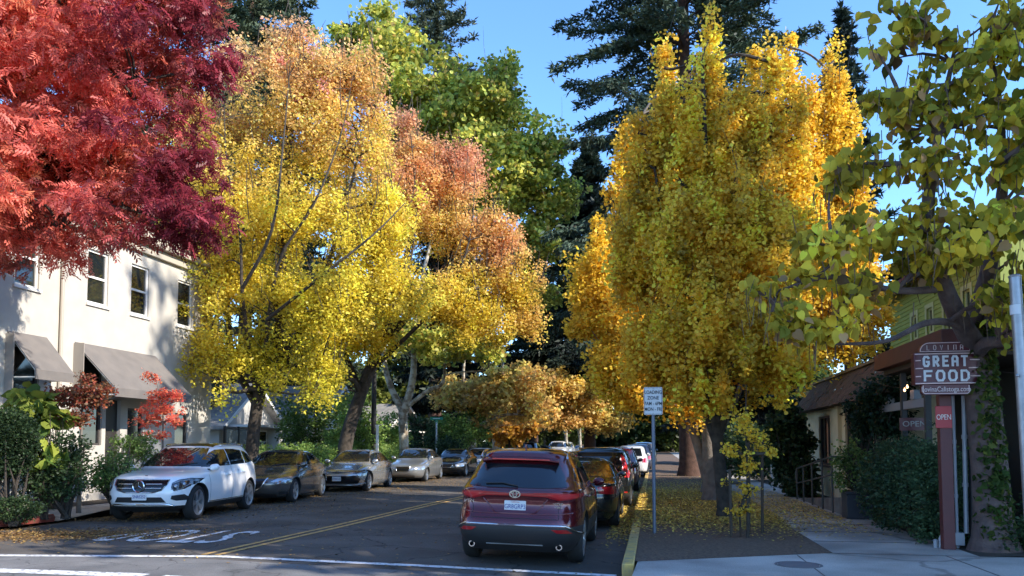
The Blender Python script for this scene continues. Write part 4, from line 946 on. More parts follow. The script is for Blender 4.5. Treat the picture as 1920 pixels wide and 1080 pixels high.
# ---- white SUV
WHITE = paint('paint_white_car', (.88, .87, .86), rough=.25)
c = Car('white SUV with a black panoramic roof parked nose first nearest on the left', 'SUV', (-10.75, 17.15, .10), NOSE(7.5), SUV, 4.66, 1.90, 1.66, WHITE, LG, wr=.372, ax=(1.46, -1.41), clad=.34)
z_ = c.sz
c.common(sc(SW_SUV, c), [(-.70, 1.13), (.70, 1.13), (.63, 1.30), (.52, 1.54), (-.52, 1.54), (-.63, 1.30)], [(-.62, 1.12), (.62, 1.12), (.52, 1.50), (-.52, 1.50)], (.82, 1.05), [(.0, .92), (-.95, .95)], sc(GAP_SUV, c), rail=CHRM)
c.patch('sunroof', 't', [(.02, -.56), (.02, .56), (-1.35, .56), (-1.35, -.56)], GLSB, eps=.005, step=.1)
GR = [(-.56, .88), (.56, .88), (.54, .78), (.46, .67), (.30, .625), (-.30, .625), (-.46, .67), (-.54, .78)]
c.patch('grille', 'f', GR, GLSB, eps=.006)
for a in (.71, .79): c.line('grille_bar', 'f', [(-.46, a), (-.14, a)], .012, CHRM, off=.02); c.line('grille_bar', 'f', [(.14, a), (.46, a)], .012, CHRM, off=.02)
c.line('grille_surround', 'f', GR + [GR[0]], .012, CHRM, off=.01)
Mx = c.M('f', 0, .755, .035); b = MB(); b.lathe([(.105, -.02), (.105, .012), (.118, .02), (.13, .012), (.13, -.02)], 32, M=Mx, closed=True)
for k in range(3):
    a = R(90 + 120 * k); d = Vector((math.cos(a), math.sin(a), 0)); q = Vector((-d.y, d.x, 0)); b.add([Mx @ v for v in (q * .018, -q * .018, d * .11, Vector((0, 0, .022)))], [(0, 2, 3), (1, 3, 2), (0, 3, 1), (0, 1, 2)])
em = b.build('emblem', CHRM, c.t); b = MB(); b.lathe([(.0, -.02), (.104, -.02), (.104, -.015), (0, -.015)], 32, M=Mx); b.build('emblem_backing', GLSB, em)
HL = [(.62, .72), (.67, .65), (.80, .69), (.90, .80), (.91, .885), (.82, .905), (.70, .88), (.62, .82)]
for sg in (1, -1):
    hl = c.patch('headlight', 'f', [(a * sg, b_) for a, b_ in HL], LDRK, eps=.008, step=.04)
    c.line('light_strip', 'f', [(.62 * sg, .80), (.70 * sg, .845), (.82 * sg, .865)], .010, LCLR, off=.012, parent=hl)
    for px_, pz in ((.69, .75), (.79, .79)):
        p, n = c.hit('f', px_ * sg, pz); b = MB(); b.lathe([(.0, .018), (.03, .012), (.042, 0)], 16, M=Matrix.Translation(p + n * .004) @ n.to_track_quat('Z', 'Y').to_matrix().to_4x4()); b.build('lens', LCLR, hl)
    c.line('light_rim', 'f', [(.62 * sg, .695), (.68 * sg, .67), (.77 * sg, .70), (.85 * sg, .80)], .007, LCLR, off=.01, parent=hl)
    c.patch('air_intake', 'f', [(a * sg, b_) for a, b_ in [(.64, .56), (.80, .58), (.86, .50), (.82, .455), (.70, .45), (.62, .49)]], BLKP, eps=.006, step=.04)
c.patch('lower_intake', 'f', [(-.46, .53), (.46, .53), (.54, .42), (-.54, .42)], BLKP, eps=.006, step=.05)
c.line('skid_trim', 'f', [(-.66, .345), (-.56, .385), (.56, .385), (.66, .345)], .016, CHRM, off=.012)
c.plate('f', .02, .545, '5NRS252')
for sg in (1, -1):
    c.line('sill_trim', 's', [(1.0, .37), (-.98, .37)], .012, CHRM, sg=sg, off=.006)
b = MB(); p, n = c.hit('f', 0, .965 * 1); b.lathe([(0, .006), (.028, .003), (.03, 0)], 14, M=Matrix.Translation(p) @ n.to_track_quat('Z', 'Y').to_matrix().to_4x4()); b.build('hood_badge', GLSB, c.t)
for sg in (-1, 1): c.line('wiper', 'f', [(.05 * sg + .1, 1.14), (.05 * sg + .5, 1.20)], .007, BLKP, off=.012)

# ---- generic sedan nose
def sedan_front(c, kind, plate_txt=None):
    z_ = c.sz
    if kind == 'bow':       # thin upper grille with emblem, big lower opening with blade trims
        c.patch('upper_grille', 'f', [(-.60, .70), (0, .645), (.60, .70), (.60, .72), (.20, .685), (0, .69), (-.20, .685), (-.60, .72)], GLSB, eps=.006, step=.05)
        c.patch('lower_grille', 'f', [(-.62, .56), (.62, .56), (.74, .44), (.66, .30), (-.66, .30), (-.74, .44)], GLSB, eps=.006, step=.05)
        c.line('bumper_blade', 'f', [(-.80, .30), (-.62, .255), (.62, .255), (.80, .30)], .014, c.col, off=.015)
        for sg in (1, -1):
            c.line('bumper_trim', 'f', [(.66 * sg, .58), (.78 * sg, .46), (.83 * sg, .33)], .015, CHRM, off=.008)
            hl = c.patch('headlight', 'f', [(a * sg, b_) for a, b_ in [(.52, .645), (.62, .62), (.80, .66), (.865, .72), (.84, .745), (.72, .725), (.58, .69)]], LDRK, eps=.008, step=.04)
            c.line('light_strip', 'f', [(.56 * sg, .65), (.66 * sg, .645), (.82 * sg, .70)], .012, LCLR, off=.01, parent=hl)
        pz = .46
        Mx = c.M('f', 0, .665, .02); b = MB(); b.lathe([(.075, -.01), (.075, .006), (.088, .006), (.088, -.01)], 24, M=Mx @ Matrix.Diagonal((1, .68, 1, 1)), closed=True); b.lathe([(.03, -.01), (.03, .006), (.038, .006), (.038, -.01)], 20, M=Mx @ Matrix.Diagonal((1, 1.4, 1, 1)), closed=True); b.build('emblem', CHRM, c.t)
    elif kind == 'vee':
        c.patch('upper_grille', 'f', [(-.34, .70), (.34, .70), (.24, .48), (.12, .42), (-.12, .42), (-.24, .48)], GLSB, eps=.006, step=.04)
        c.line('grille_surround', 'f', [(-.36, .71), (-.22, .46), (-.1, .40), (.1, .40), (.22, .46), (.36, .71)], .018, CHRM, off=.01)
        c.patch('lower_grille', 'f', [(-.60, .30), (.60, .30), (.54, .20), (-.54, .20)], BLKP, eps=.006, step=.05)
        for sg in (1, -1):
            hl = c.patch('headlight', 'f', [(a * sg, b_) for a, b_ in [(.46, .62), (.60, .55), (.76, .58), (.87, .72), (.80, .735), (.60, .70)]], LCLR, eps=.008, step=.04)
            c.line('light_strip', 'f', [(.50 * sg, .60), (.62 * sg, .60), (.80 * sg, .70)], .010, CHRM, off=.01, parent=hl)
            c.patch('fog_lamp', 'f', [(a * sg, b_) for a, b_ in [(.62, .34), (.78, .36), (.76, .27), (.66, .26)]], BLKP, eps=.006)
        pz = .40
    else:
        c.patch('upper_grille', 'f', [(-.30, .66), (.30, .66), (.26, .50), (-.26, .50)], GLSB, eps=.006, step=.05)
        c.line('grille_surround', 'f', [(-.31, .67), (.31, .67), (.27, .49), (-.27, .49), (-.31, .67)], .014, CHRM, off=.01)
        c.patch('lower_grille', 'f', [(-.50, .30), (.50, .30), (.46, .20), (-.46, .20)], BLKP, eps=.006, step=.05)
        for sg in (1, -1):
            hl = c.patch('headlight', 'f', [(a * sg, b_) for a, b_ in [(.44, .62), (.50, .50), (.76, .52), (.88, .66), (.82, .71), (.60, .68)]], LCLR, eps=.008, step=.05)
        pz = .40
    if plate_txt is not None: c.plate('f', 0, pz, plate_txt)
    for sg in (-1, 1): c.line('wiper', 'f', [(.05 * sg + .05, 1.02), (.05 * sg + .45, 1.07)], .007, BLKP, off=.012)
WSS = [(-.68, 1.01), (.68, 1.01), (.60, 1.20), (.48, 1.375), (-.48, 1.375), (-.60, 1.20)]
RWS = [(-.60, 1.07), (.60, 1.07), (.52, 1.20), (.45, 1.345), (-.45, 1.345), (-.52, 1.20)]
def sedan(label, loc, deg, L, W, H, col, kind, group=LG, pl=None, wr=.335, fine=True, spokes=5, cat='car', ax=(1.42, -1.40), nose=True):
    c = Car(label, cat, loc, NOSE(deg) if nose else R(90 + deg), SEDAN, L, W, H, col, group, wr=wr, ax=ax, spokes=spokes, fine=fine)
    k = c.sz
    S2 = lambda P: [(a, b_ * k) for a, b_ in P]
    c.common(sc(SW_SED, c), S2(WSS), S2(RWS), (.74, .97 * k), [(-.02, .86 * k), (-.95, .88 * k)] if fine else (), sc(GAP_SED, c) if fine else ())
    if nose: sedan_front(c, kind, pl)
    else:
        for sg in (1, -1): c.patch('tail_light', 'r', [(a * sg, b_) for a, b_ in [(.48, .88), (.84, .88), (.84, .72), (.52, .74)]], LRED, eps=.007, step=.05)
        c.patch('bumper_panel', 'r', [(-.6, .36), (.6, .36), (.55, .24), (-.55, .24)], BLKP, eps=.006)
        c.plate('r', 0, .62, pl or '')
    for sg in (1, -1): c.line('belt_trim', 's', [(.80 * c.sx, .995 * k), (-1.5 * c.sx, 1.035 * k)], .007, CHRM, sg=sg, off=.004)
    return c
BRWN = paint('paint_brown_grey', (.14, .125, .11), metal=.6, rough=.25)
SILV = paint('paint_silver_warm', (.42, .41, .39), metal=.7, rough=.27)
SLV2 = paint('paint_silver_cool', (.38, .38, .37), metal=.7, rough=.28)
BLCK = paint('paint_black', (.008, .009, .010), rough=.18)
WHT2 = paint('paint_white_pearl', (.60, .60, .60))
sedan('dark bronze grey sedan parked right behind the white SUV', (-10.95, 22.3, .10), 8, 4.80, 1.83, 1.47, BRWN, 'vee', ax=(1.40, -1.37))
sedan('silver sedan with a wide black lower grille, third in the left row', (-10.8, 28.1, .10), 4.5, 4.88, 1.84, 1.445, SILV, 'bow', pl='8TRK310')
sedan('older silver grey sedan with a chrome grille, fourth in the left row', (-10.75, 35.4, .10), 3, 4.90, 1.80, 1.47, SLV2, 'box', wr=.32)
sedan('black sedan squeezed between the older silver sedan and the white one', (-10.35, 41.3, .10), 2, 4.7, 1.80, 1.43, BLCK, 'box', fine=False)
sedan('white sedan in sunlight, last of the left row before the bend', (-10.2, 46.6, .10), -3, 4.75, 1.82, 1.45, WHT2, 'box', fine=False)

# ---- far SUVs and cars (seen small)
def suv(label, loc, deg, L, W, H, col, nose, group, roofrail=None, rows=SUV, wr=.36, pl=None):
    c = Car(label, 'SUV' if 'SUV' in label else 'car', loc, NOSE(deg) if nose else R(90 + deg), rows, L, W, H, col, group, wr=wr, clad=.34, fine=False)
    k = c.sz; S2 = lambda P: [(a, b_ * k) for a, b_ in P]
    c.common(sc(SW_SUV, c), S2([(-.68, 1.12), (.68, 1.12), (.62, 1.30), (.50, 1.53), (-.50, 1.53), (-.62, 1.30)]), S2([(-.62, 1.08), (.62, 1.08), (.52, 1.48), (-.52, 1.48)]), (.82, 1.05 * k), rail=roofrail)
    if nose:
        c.patch('grille', 'f', [(-.42, .84), (.42, .84), (.36, .62), (-.36, .62)], GLSB, eps=.006)
        for sg in (1, -1): c.patch('headlight', 'f', [(a * sg, b_) for a, b_ in [(.50, .68), (.80, .74), (.84, .84), (.52, .84)]], LCLR, eps=.008)
    else:
        for sg in (1, -1): c.patch('tail_light', 'r', [(a * sg, b_) for a, b_ in [(.60, 1.04), (.84, 1.04), (.86, .78), (.62, .80)]], LRED, eps=.007)
        c.plate('r', 0, .78, '')
    return c
fg = 'cars parked far down the left side of the street'
suv('tan SUV far down the street, its roof showing above the maroon SUV', (-9.9, 63, .22), 0, 4.7, 1.9, 1.78, paint('paint_tan', (.30, .24, .17), metal=.3), True, fg, BLKP)
sedan('dark grey car between the tan SUV and the white SUV far down the left', (-9.6, 70, .24), 0, 4.6, 1.8, 1.45, paint('paint_dark_grey', (.06, .06, .065), metal=.5), 'box', group=fg, fine=False)
suv('white SUV far down the left row, right of the tan one', (-9.0, 76, .27), 0, 4.8, 1.95, 1.85, WHT2, True, fg, BLKP)
suv('pale grey SUV at the far end of the left row', (-9.4, 86, .30), 0, 4.7, 1.9, 1.80, paint('paint_pale_grey', (.4, .41, .42), metal=.2), True, fg)
sedan('small silver car at the very end of the left row', (-8.3, 93, .34), 0, 4.4, 1.75, 1.45, SILV, 'box', group=fg, fine=False)
suv('dark red SUV parked just beyond the black one on the right', (-1.45, 32.3, -.04), 0, 4.7, 1.88, 1.68, paint('paint_red_dark', (.09, .012, .015), metal=.3), False, RG, BLKP)
suv('white SUV beyond the dark red SUV on the right', (-1.2, 46.5, -.04), 0, 4.7, 1.9, 1.74, WHT2, False, RG)
suv('dark blue SUV right behind the white one, partly hidden by the sign post', (-1.0, 54.5, .0), 0, 4.7, 1.9, 1.80, paint('paint_navy', (.012, .018, .04)), False, RG, CHRM)
suv('grey SUV at the far end of the right row', (-.7, 63, .05), 0, 4.9, 1.95, 1.9, paint('paint_grey', (.2, .2, .21), metal=.4), False, RG)

# ---- dark sedan between
c = sedan('black sedan hidden behind the maroon SUV on the right', (-1.62, 18.75, -.035), 0, 4.7, 1.84, 1.46, BLCK, 'x', group=RG, nose=False, fine=True)
# ---- black SUV with tall lamps
c = Car('black SUV with tall red rear lamps beside the yellow kerb', 'SUV', (-1.52, 24.6, -.045), R(90), CRV, 4.55, 1.85, 1.69, BLCK, RG, wr=.35, clad=.40)
c.common(sc(SW_SUV, c), [(-.68, 1.12), (.68, 1.12), (.62, 1.30), (.50, 1.53), (-.50, 1.53), (-.62, 1.30)], [(-.64, 1.02), (.64, 1.02), (.56, 1.50), (-.56, 1.50)], (.82, 1.05), (), (), rail=CHRM)
for sg in (1, -1):
    c.patch('tail_light', 'r', [(a * sg, b_) for a, b_ in [(.67, 1.0), (.66, 1.20), (.61, 1.50), (.69, 1.46), (.79, 1.16), (.87, .96), (.84, .84), (.72, .86)]], LREDL, eps=.009, step=.04)
    c.line('lamp_edge', 'r', [(.72 * sg, 1.42), (.82 * sg, 1.14), (.89 * sg, .96)], .010, CHRM, off=.008)
    c.patch('reflector', 'r', [(a * sg, b_) for a, b_ in [(.60, .46), (.80, .46), (.80, .42), (.60, .42)]], LRED, eps=.007)
c.plate('r', 0, .86, '7WJE104')
c.patch('bumper_panel', 'r', [(-.7, .66), (.7, .66), (.66, .60), (-.66, .60)], BLKP, eps=.006)
c.line('bumper_trim', 'r', [(-.4, .33), (.4, .33)], .014, CHRM, off=.01)

# ---- maroon SUV, the nearest
MRN = paint('paint_maroon', (.11, .007, .013), metal=.45, rough=.24)
VEN = [(a, b_, c_, d, e, f) for a, b_, c_, d, e, f in [
    (.22, 2.08, -2.10, .88, 3.4, 3.6), (.32, 2.22, -2.24, .95, 3.4, 3.6), (.44, 2.29, -2.34, .985, 3.4, 3.8), (.55, 2.32, -2.37, 1.0, 3.3, 3.8), (.66, 2.31, -2.35, 1.0, 3.3, 3.8), (.74, 2.28, -2.30, 1.0, 3.2, 3.8), (.82, 2.22, -2.26, .99, 3.1, 3.7),
    (.90, 2.10, -2.25, .98, 3.0, 3.6), (.97, 1.90, -2.27, .97, 3.0, 3.5), (1.02, 1.50, -2.29, .958, 3.2, 3.4), (1.06, 1.2, -2.28, .95, 3.6, 3.3), (1.10, .96, -2.20, .925, 4.4, 3.4), (1.25, .66, -2.04, .86, 5, 4.2), (1.40, .38, -1.86, .785, 5, 4.6),
    (1.50, .16, -1.76, .725, 5, 4.6), (1.56, -.02, -1.74, .67, 4.6, 4.6), (1.60, -.2, -1.66, .58, 4, 4.2), (1.63, -.4, -1.45, .42, 3.5, 3.6), (1.64, -.6, -1.2, .2, 3, 3)]]
VEN = bump_(VEN, .8, 2.0)
c = Car('maroon SUV seen from behind, parked nearest at the yellow kerb', 'SUV', (-1.93, 13.30, -.012), R(90), VEN, 4.74, 1.86, 1.67, MRN, RG, wr=.36, ax=(1.33, -1.33), clad=.60, roll=R(1.55))
SWV = [[(.84, 1.11), (-.24, 1.13), (-.24, 1.47), (.10, 1.45), (.34, 1.37), (.60, 1.24)], [(-.29, 1.13), (-1.18, 1.16), (-1.14, 1.42), (-.75, 1.47), (-.29, 1.475)], [(-1.23, 1.17), (-1.72, 1.22), (-1.5, 1.33), (-1.20, 1.40)]]
c.common(SWV, [(-.68, 1.13), (.68, 1.13), (.62, 1.30), (.50, 1.53), (-.50, 1.53), (-.62, 1.30)], [(-.70, 1.135), (-.40, 1.115), (.40, 1.115), (.70, 1.135), (.64, 1.29), (.55, 1.44), (-.55, 1.44), (-.64, 1.29)], (.80, 1.04), [(.0, .92), (-.95, .95)], GAP_SUV, rail=CHRM)
b = MB(); pts = [(-.56, 1.50), (-.3, 1.53), (0, 1.535), (.3, 1.53), (.56, 1.50)]     # roof spoiler
vs = []
for i, (y, z) in enumerate(pts): vs += [(-1.55, y * .95, z + .05), (-1.90, y, z - .0), (-1.90, y, z - .03), (-1.60, y * .95, z - .06)]
b.add(vs, [(4 * i + j, 4 * i + (j + 1) % 4, 4 * i + 4 + (j + 1) % 4, 4 * i + 4 + j) for i in range(4) for j in range(4)] + [(0, 1, 2, 3), (16, 19, 18, 17)]); sp = b.build('spoiler', MRN, c.t, smooth=30, bevel=.01)
b = MB(); b.box(-1.907, -1.895, -.42, .42, 1.502, 1.518); b.build('brake_light', LREDL, sp)
tl = c.patch('tail_light', 'r', [(-.89, 1.055), (-.5, 1.06), (0, 1.045), (.5, 1.06), (.89, 1.055), (.90, .985), (.60, .96), (.42, 1.01), (0, 1.02), (-.42, 1.01), (-.60, .96), (-.90, .985)], LRED, eps=.014, step=.04)
for sg in (1, -1):
    c.patch('lamp_strip', 'r', [(a * sg, b_) for a, b_ in [(.44, 1.045), (.88, 1.045), (.885, 1.00), (.60, .985)]], LREDL, eps=.020, step=.04, parent=tl)
    c.line('tailgate_gap', 'r', [(.66 * sg, 1.10), (.665 * sg, .96), (.60 * sg, .84), (.62 * sg, .70)], .004, BLKP, off=-.001)
c.line('tailgate_gap', 'r', [(-.62, .70), (.62, .70)], .005, BLKP, off=0)
c.line('body_crease', 'r', [(-.80, .78), (-.4, .765), (.4, .765), (.80, .78)], .012, MRN, off=-.004)
c.patch('plate_recess', 'r', [(-.42, .955), (.42, .955), (.28, .765), (-.28, .765)], MRN, eps=.003)
c.line('recess_edge', 'r', [(-.46, .965), (-.28, .77), (.28, .77), (.46, .965)], .010, MRN, off=.002)
pl_ = c.plate('r', 0, .865, 'GR8GRP3')
tx = c.M('r', 0, .865, .0); text('lettering', 'California', .03, .001, tx @ Matrix.Translation((0, .058, .0205)), mat('plate_red', (.5, .08, .06), .5), pl_)
Mx = c.M('r', 0, 1.035, .026); b = MB()
b.lathe([(.066, -.012), (.066, .004), (.080, .004), (.080, -.012)], 32, M=Mx @ Matrix.Diagonal((1, .68, 1, 1)), closed=True); b.lathe([(.045, -.012), (.045, .006), (.055, .006), (.055, -.012)], 28, M=Mx @ Matrix.Translation((0, .018, 0)) @ Matrix.Diagonal((1, .42, 1, 1)), closed=True); b.lathe([(.022, -.012), (.022, .006), (.032, .006), (.032, -.012)], 24, M=Mx @ Matrix.Diagonal((1, 1.55, 1, 1)), closed=True)
b.build('emblem', CHRM, c.t)
text('badge_lettering', 'VENZA', .062, .002, c.M('r', .62, .915, .012), CHRM, c.t, 1.25); text('badge_lettering', 'LIMITED', .05, .002, c.M('r', -.58, .905, .012), CHRM, c.t, 1.1); text('badge_lettering', 'HYBRID', .038, .002, c.M('r', -.60, .862, .012), CHRM, c.t, 1.1)
c.line('bumper_trim', 'r', [(-.90, .47), (-.80, .56), (-.70, .615), (0, .61), (.70, .615), (.80, .56), (.90, .47)], .013, CHRM, off=.012)
for sg in (1, -1):
    c.patch('reflector', 'r', [(a * sg, b_) for a, b_ in [(.52, .565), (.72, .565), (.80, .51), (.60, .52)]], LRED, eps=.008, step=.04)
    p, n = c.hit('r', .62 * sg, .30); b = MB(); b.lathe([(.030, 0), (.030, .12), (.045, .12), (.048, .0)], 20, M=Matrix.Translation((p.x + .06, .62 * sg, .31)) @ Matrix.Rotation(R(-90), 4, 'Y'), closed=True); b.build('exhaust_tip', CHRM, c.t)
c.line('lower_trim', 'r', [(-.40, .34), (.40, .34)], .010, mat('trim_grey', (.15, .14, .13), .5), off=.008)
c.line('rear_wiper', 'r', [(-.02, 1.13), (.20, 1.165), (.44, 1.155)], .010, BLKP, off=.02)
b = MB(); b.prism([(-.10, 0), (.08, 0), (.0, .03), (-.07, .075), (-.10, .075)], -.012, .012, Matrix(((1, 0, 0, -1.35), (0, 0, 1, 0), (0, 1, 0, 1.655), (0, 0, 0, 1)))); b.build('roof_antenna', MRN, c.t, bevel=.004)
# ------------------------------------------------------------ trees and shrubs
def mix(a, b_, t): return a * (1 - t)[:, None] + b_ * t[:, None]
A_ = np.array
def jit(c, n, s=.16): return c * (1 + RNG.normal(size=(n, 1)) * s)
def col_yellow(p, z):       # yellow with green low down and orange pink tips
    n = len(p); Yl = A_((.90, .68, .09)); Gn = A_((.70, .62, .06)); Or = A_((.82, .48, .24)); Pk = A_((.78, .34, .28))
    t = np.clip((z - .48) * 1.9 + snoise(p, .9, 3) * .3 + RNG.normal(size=n) * .12, 0, 1); c = mix(np.tile(Yl, (n, 1)), np.tile(Or, (n, 1)), t)
    g = np.clip((.50 - z) * 1.6 + snoise(p, .5, 5) * .4 + RNG.normal(size=n) * .12, 0, .85); c = mix(c, np.tile(Gn, (n, 1)), g)
    k = (snoise(p, 1.1, 8) > .95) & (z > .6); c[k] = Pk; return jit(c, n)
def col_orange(p, z):
    n = len(p); Yl = A_((.86, .66, .07)); Or = A_((.84, .54, .17)); Pk = A_((.80, .36, .24)); Gn = A_((.48, .55, .06))
    t = np.clip((z - .25) * 1.3 + snoise(p, .9, 9) * .3 + RNG.normal(size=n) * .15, 0, 1); c = mix(np.tile(Yl, (n, 1)), np.tile(Or, (n, 1)), t)
    t = np.clip((z - .5) * 1.5 + (p[:, 0] + 11) * .09 + snoise(p, .9, 4) * .3 + RNG.normal(size=n) * .1, 0, .85); c = mix(c, np.tile(Pk, (n, 1)), t)
    g = np.clip((.2 - z) * 2 + snoise(p, .7, 6) * .3, 0, .7); c = mix(c, np.tile(Gn, (n, 1)), g); return jit(c, n)
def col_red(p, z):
    n = len(p); Rd = A_((.88, .22, .16)); Or = A_((.93, .43, .13)); Shd = A_((.22, .025, .045))
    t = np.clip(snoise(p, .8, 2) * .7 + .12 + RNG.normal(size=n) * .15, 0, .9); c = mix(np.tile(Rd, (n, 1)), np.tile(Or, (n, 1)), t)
    t = np.clip((p[:, 0] + 9.7) * .9 + (.35 - z) * .4 + snoise(p, .8, 12) * .3, 0, .95); c = mix(c, np.tile(Shd, (n, 1)), t); return jit(c, n, .22)  # darker maroon towards the lower right: crown shade put into the leaf colour
def col_syc(p, z):
    n = len(p); Gn = A_((.46, .48, .09)); Yg = A_((.84, .76, .15)); Dk = A_((.24, .32, .07)); Br = A_((.62, .42, .12))
    t = np.clip(snoise(p, .5, 21) * .5 + .3 + RNG.normal(size=n) * .25, 0, 1); c = mix(np.tile(Gn, (n, 1)), np.tile(Yg, (n, 1)), t)
    k = RNG.random(n) < .25; c[k] = Dk; k = RNG.random(n) < .07; c[k] = Br; return jit(c, n)
def col_brown(p, z):
    n = len(p); a = A_((.80, .60, .16)); b_ = A_((.66, .38, .13)); g = A_((.50, .54, .12))
    t = np.clip(snoise(p, .6, 31) * .5 + .35 + RNG.normal(size=n) * .3, 0, 1); c = mix(np.tile(a, (n, 1)), np.tile(b_, (n, 1)), t)
    t = np.clip(snoise(p, .5, 33) * .6 + RNG.normal(size=n) * .2, 0, 1); c = mix(c, np.tile(g, (n, 1)), t); return jit(c, n, .2)
def col_ginkgo(p, z):
    n = len(p); a = A_((.95, .65, .07)); b_ = A_((.92, .55, .06)); g = A_((.72, .51, .07))
    t = np.clip(snoise(p, .6, 41) * .5 + .3 + RNG.normal(size=n) * .2, 0, 1); c = mix(np.tile(a, (n, 1)), np.tile(b_, (n, 1)), t)
    t = np.clip(snoise(p, .55, 43) * .5 - .15 + (.5 - np.abs(z - .4)) * .35 + RNG.normal(size=n) * .12, 0, .75); c = mix(c, np.tile(g, (n, 1)), t); return jit(c, n, .15)
def col_cat(p, z):
    n = len(p); g = A_((.27, .28, .035)); yg = A_((.76, .56, .06)); y = A_((.92, .64, .06)); br = A_((.48, .29, .13))
    t = np.clip(snoise(p, .8, 51) * .6 + .35 + RNG.normal(size=n) * .3, 0, 1); c = mix(np.tile(g, (n, 1)), np.tile(yg, (n, 1)), t)
    k = RNG.random(n) < .13 + .15 * (snoise(p, .9, 53) > .2); c[k] = y; k = RNG.random(n) < .07; c[k] = br; return jit(c, n, .18)
def col_green(a, b_, nz=.6):
    a = A_(a); b_ = A_(b_)
    def f(p, z):
        n = len(p); t = np.clip(snoise(p, nz, 61) * .5 + .4 + RNG.normal(size=n) * .3, 0, 1); return jit(mix(np.tile(a, (n, 1)), np.tile(b_, (n, 1)), t), n, .2)
    return f
def blob(px, py, Y, rx, rz_, ry=None, w_=1): return (at(px, py, Y), (rx, ry or rx, rz_), w_)

# red tree, upper left (its trunk stands outside the frame)
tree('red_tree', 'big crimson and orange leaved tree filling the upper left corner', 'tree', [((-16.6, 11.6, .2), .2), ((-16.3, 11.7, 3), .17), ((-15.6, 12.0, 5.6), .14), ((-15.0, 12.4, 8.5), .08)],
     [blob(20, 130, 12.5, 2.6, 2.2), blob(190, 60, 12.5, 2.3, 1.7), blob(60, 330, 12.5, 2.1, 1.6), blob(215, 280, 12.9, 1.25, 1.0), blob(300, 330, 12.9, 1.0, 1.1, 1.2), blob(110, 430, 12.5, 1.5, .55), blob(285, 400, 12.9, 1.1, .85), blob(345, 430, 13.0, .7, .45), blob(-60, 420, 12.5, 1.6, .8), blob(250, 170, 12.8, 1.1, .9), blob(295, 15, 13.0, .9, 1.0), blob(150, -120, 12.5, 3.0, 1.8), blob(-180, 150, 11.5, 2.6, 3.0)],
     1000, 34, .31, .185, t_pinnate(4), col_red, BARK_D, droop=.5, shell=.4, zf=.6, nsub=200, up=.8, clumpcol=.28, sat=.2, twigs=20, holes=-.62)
# dark conifers and woods behind, left
conifer('dark_conifer', 'dark green conifer rising between the red tree and the yellow tree', at(455, 845, 48) * 1, 40, 11, 6, (.075, .10, .055), nb=0, droop=.45, dens=75, size=.42, seed=3, lay=.75)
conifer('tall_conifer', 'tall thin grey green conifer with open flat branches in the sky centre', Vector((at(815, 800, 88).x, 88, .4)), 60, 12.5, 22, (.09, .11, .065), droop=.22, dens=36, size=.60, seed=5, lay=1.5, r0=.8)
conifer('small_conifer', 'slim dark conifer against the sky between the yellow and heart leaved trees', Vector((at(1590, 500, 60).x, 60, .4)), 33.5, 4.2, 8, (.03, .05, .035), droop=.25, dens=60, size=.55, seed=9, lay=.8)
# redwood right of the road
conifer('redwood', 'huge dark redwood with a very thick trunk beyond the yellow trees', Vector((at(1292, 890, 42).x, 42, .14)), 46, 7.9, 6.5, (.06, .09, .055), droop=.5, dens=120, size=.33, seed=12, lay=.85, r0=.5, topr=1.5)
conifer('dark_evergreen', 'black green evergreen mass hanging over the road in the centre', Vector((-5.0, 64, .3)), 26, 7.0, 6.0, (.022, .034, .020), droop=.5, dens=150, size=.5, seed=15, lay=.62, r0=.5)
conifer('dark_evergreen', 'dark evergreen hanging between the orange tree and the yellow ginkgos', Vector((at(1000, 800, 74).x, 74, .3)), 19, 5.4, 4.0, (.020, .030, .020), droop=.5, dens=95, size=.5, seed=26, lay=.62, r0=.5)
conifer('dark_evergreen', 'dark evergreen behind the orange tree and the sycamore trunks', Vector((-17, 66, .3)), 26, 6.0, 2.0, (.022, .034, .02), droop=.45, dens=70, size=.55, seed=16, lay=.7, r0=.5)
conifer('dark_evergreen', 'dark evergreen behind the cottages, left of the pale sycamore', Vector((-29, 60, .3)), 24, 7, 1.0, (.025, .036, .02), droop=.45, dens=64, size=.55, seed=17, lay=.7, r0=.5)
conifer('dark_evergreen', 'dark evergreen behind the stucco building and the yellow tree', Vector((-27, 38, .3)), 19, 6, 1.5, (.028, .04, .022), droop=.45, dens=64, size=.5, seed=18, lay=.7, r0=.5)
conifer('dark_evergreen', 'dark evergreen behind the yellow house roof on the right', Vector((14.5, 45, .3)), 13, 5.5, 1.0, (.025, .036, .022), droop=.45, dens=60, size=.5, seed=19, lay=.7, r0=.5)
conifer('dark_evergreen', 'dark evergreen closing the right side of the street beyond the redwood', Vector((6.5, 66, .3)), 20, 6.5, 1.0, (.025, .036, .022), droop=.45, dens=64, size=.55, seed=20, lay=.7, r0=.5)
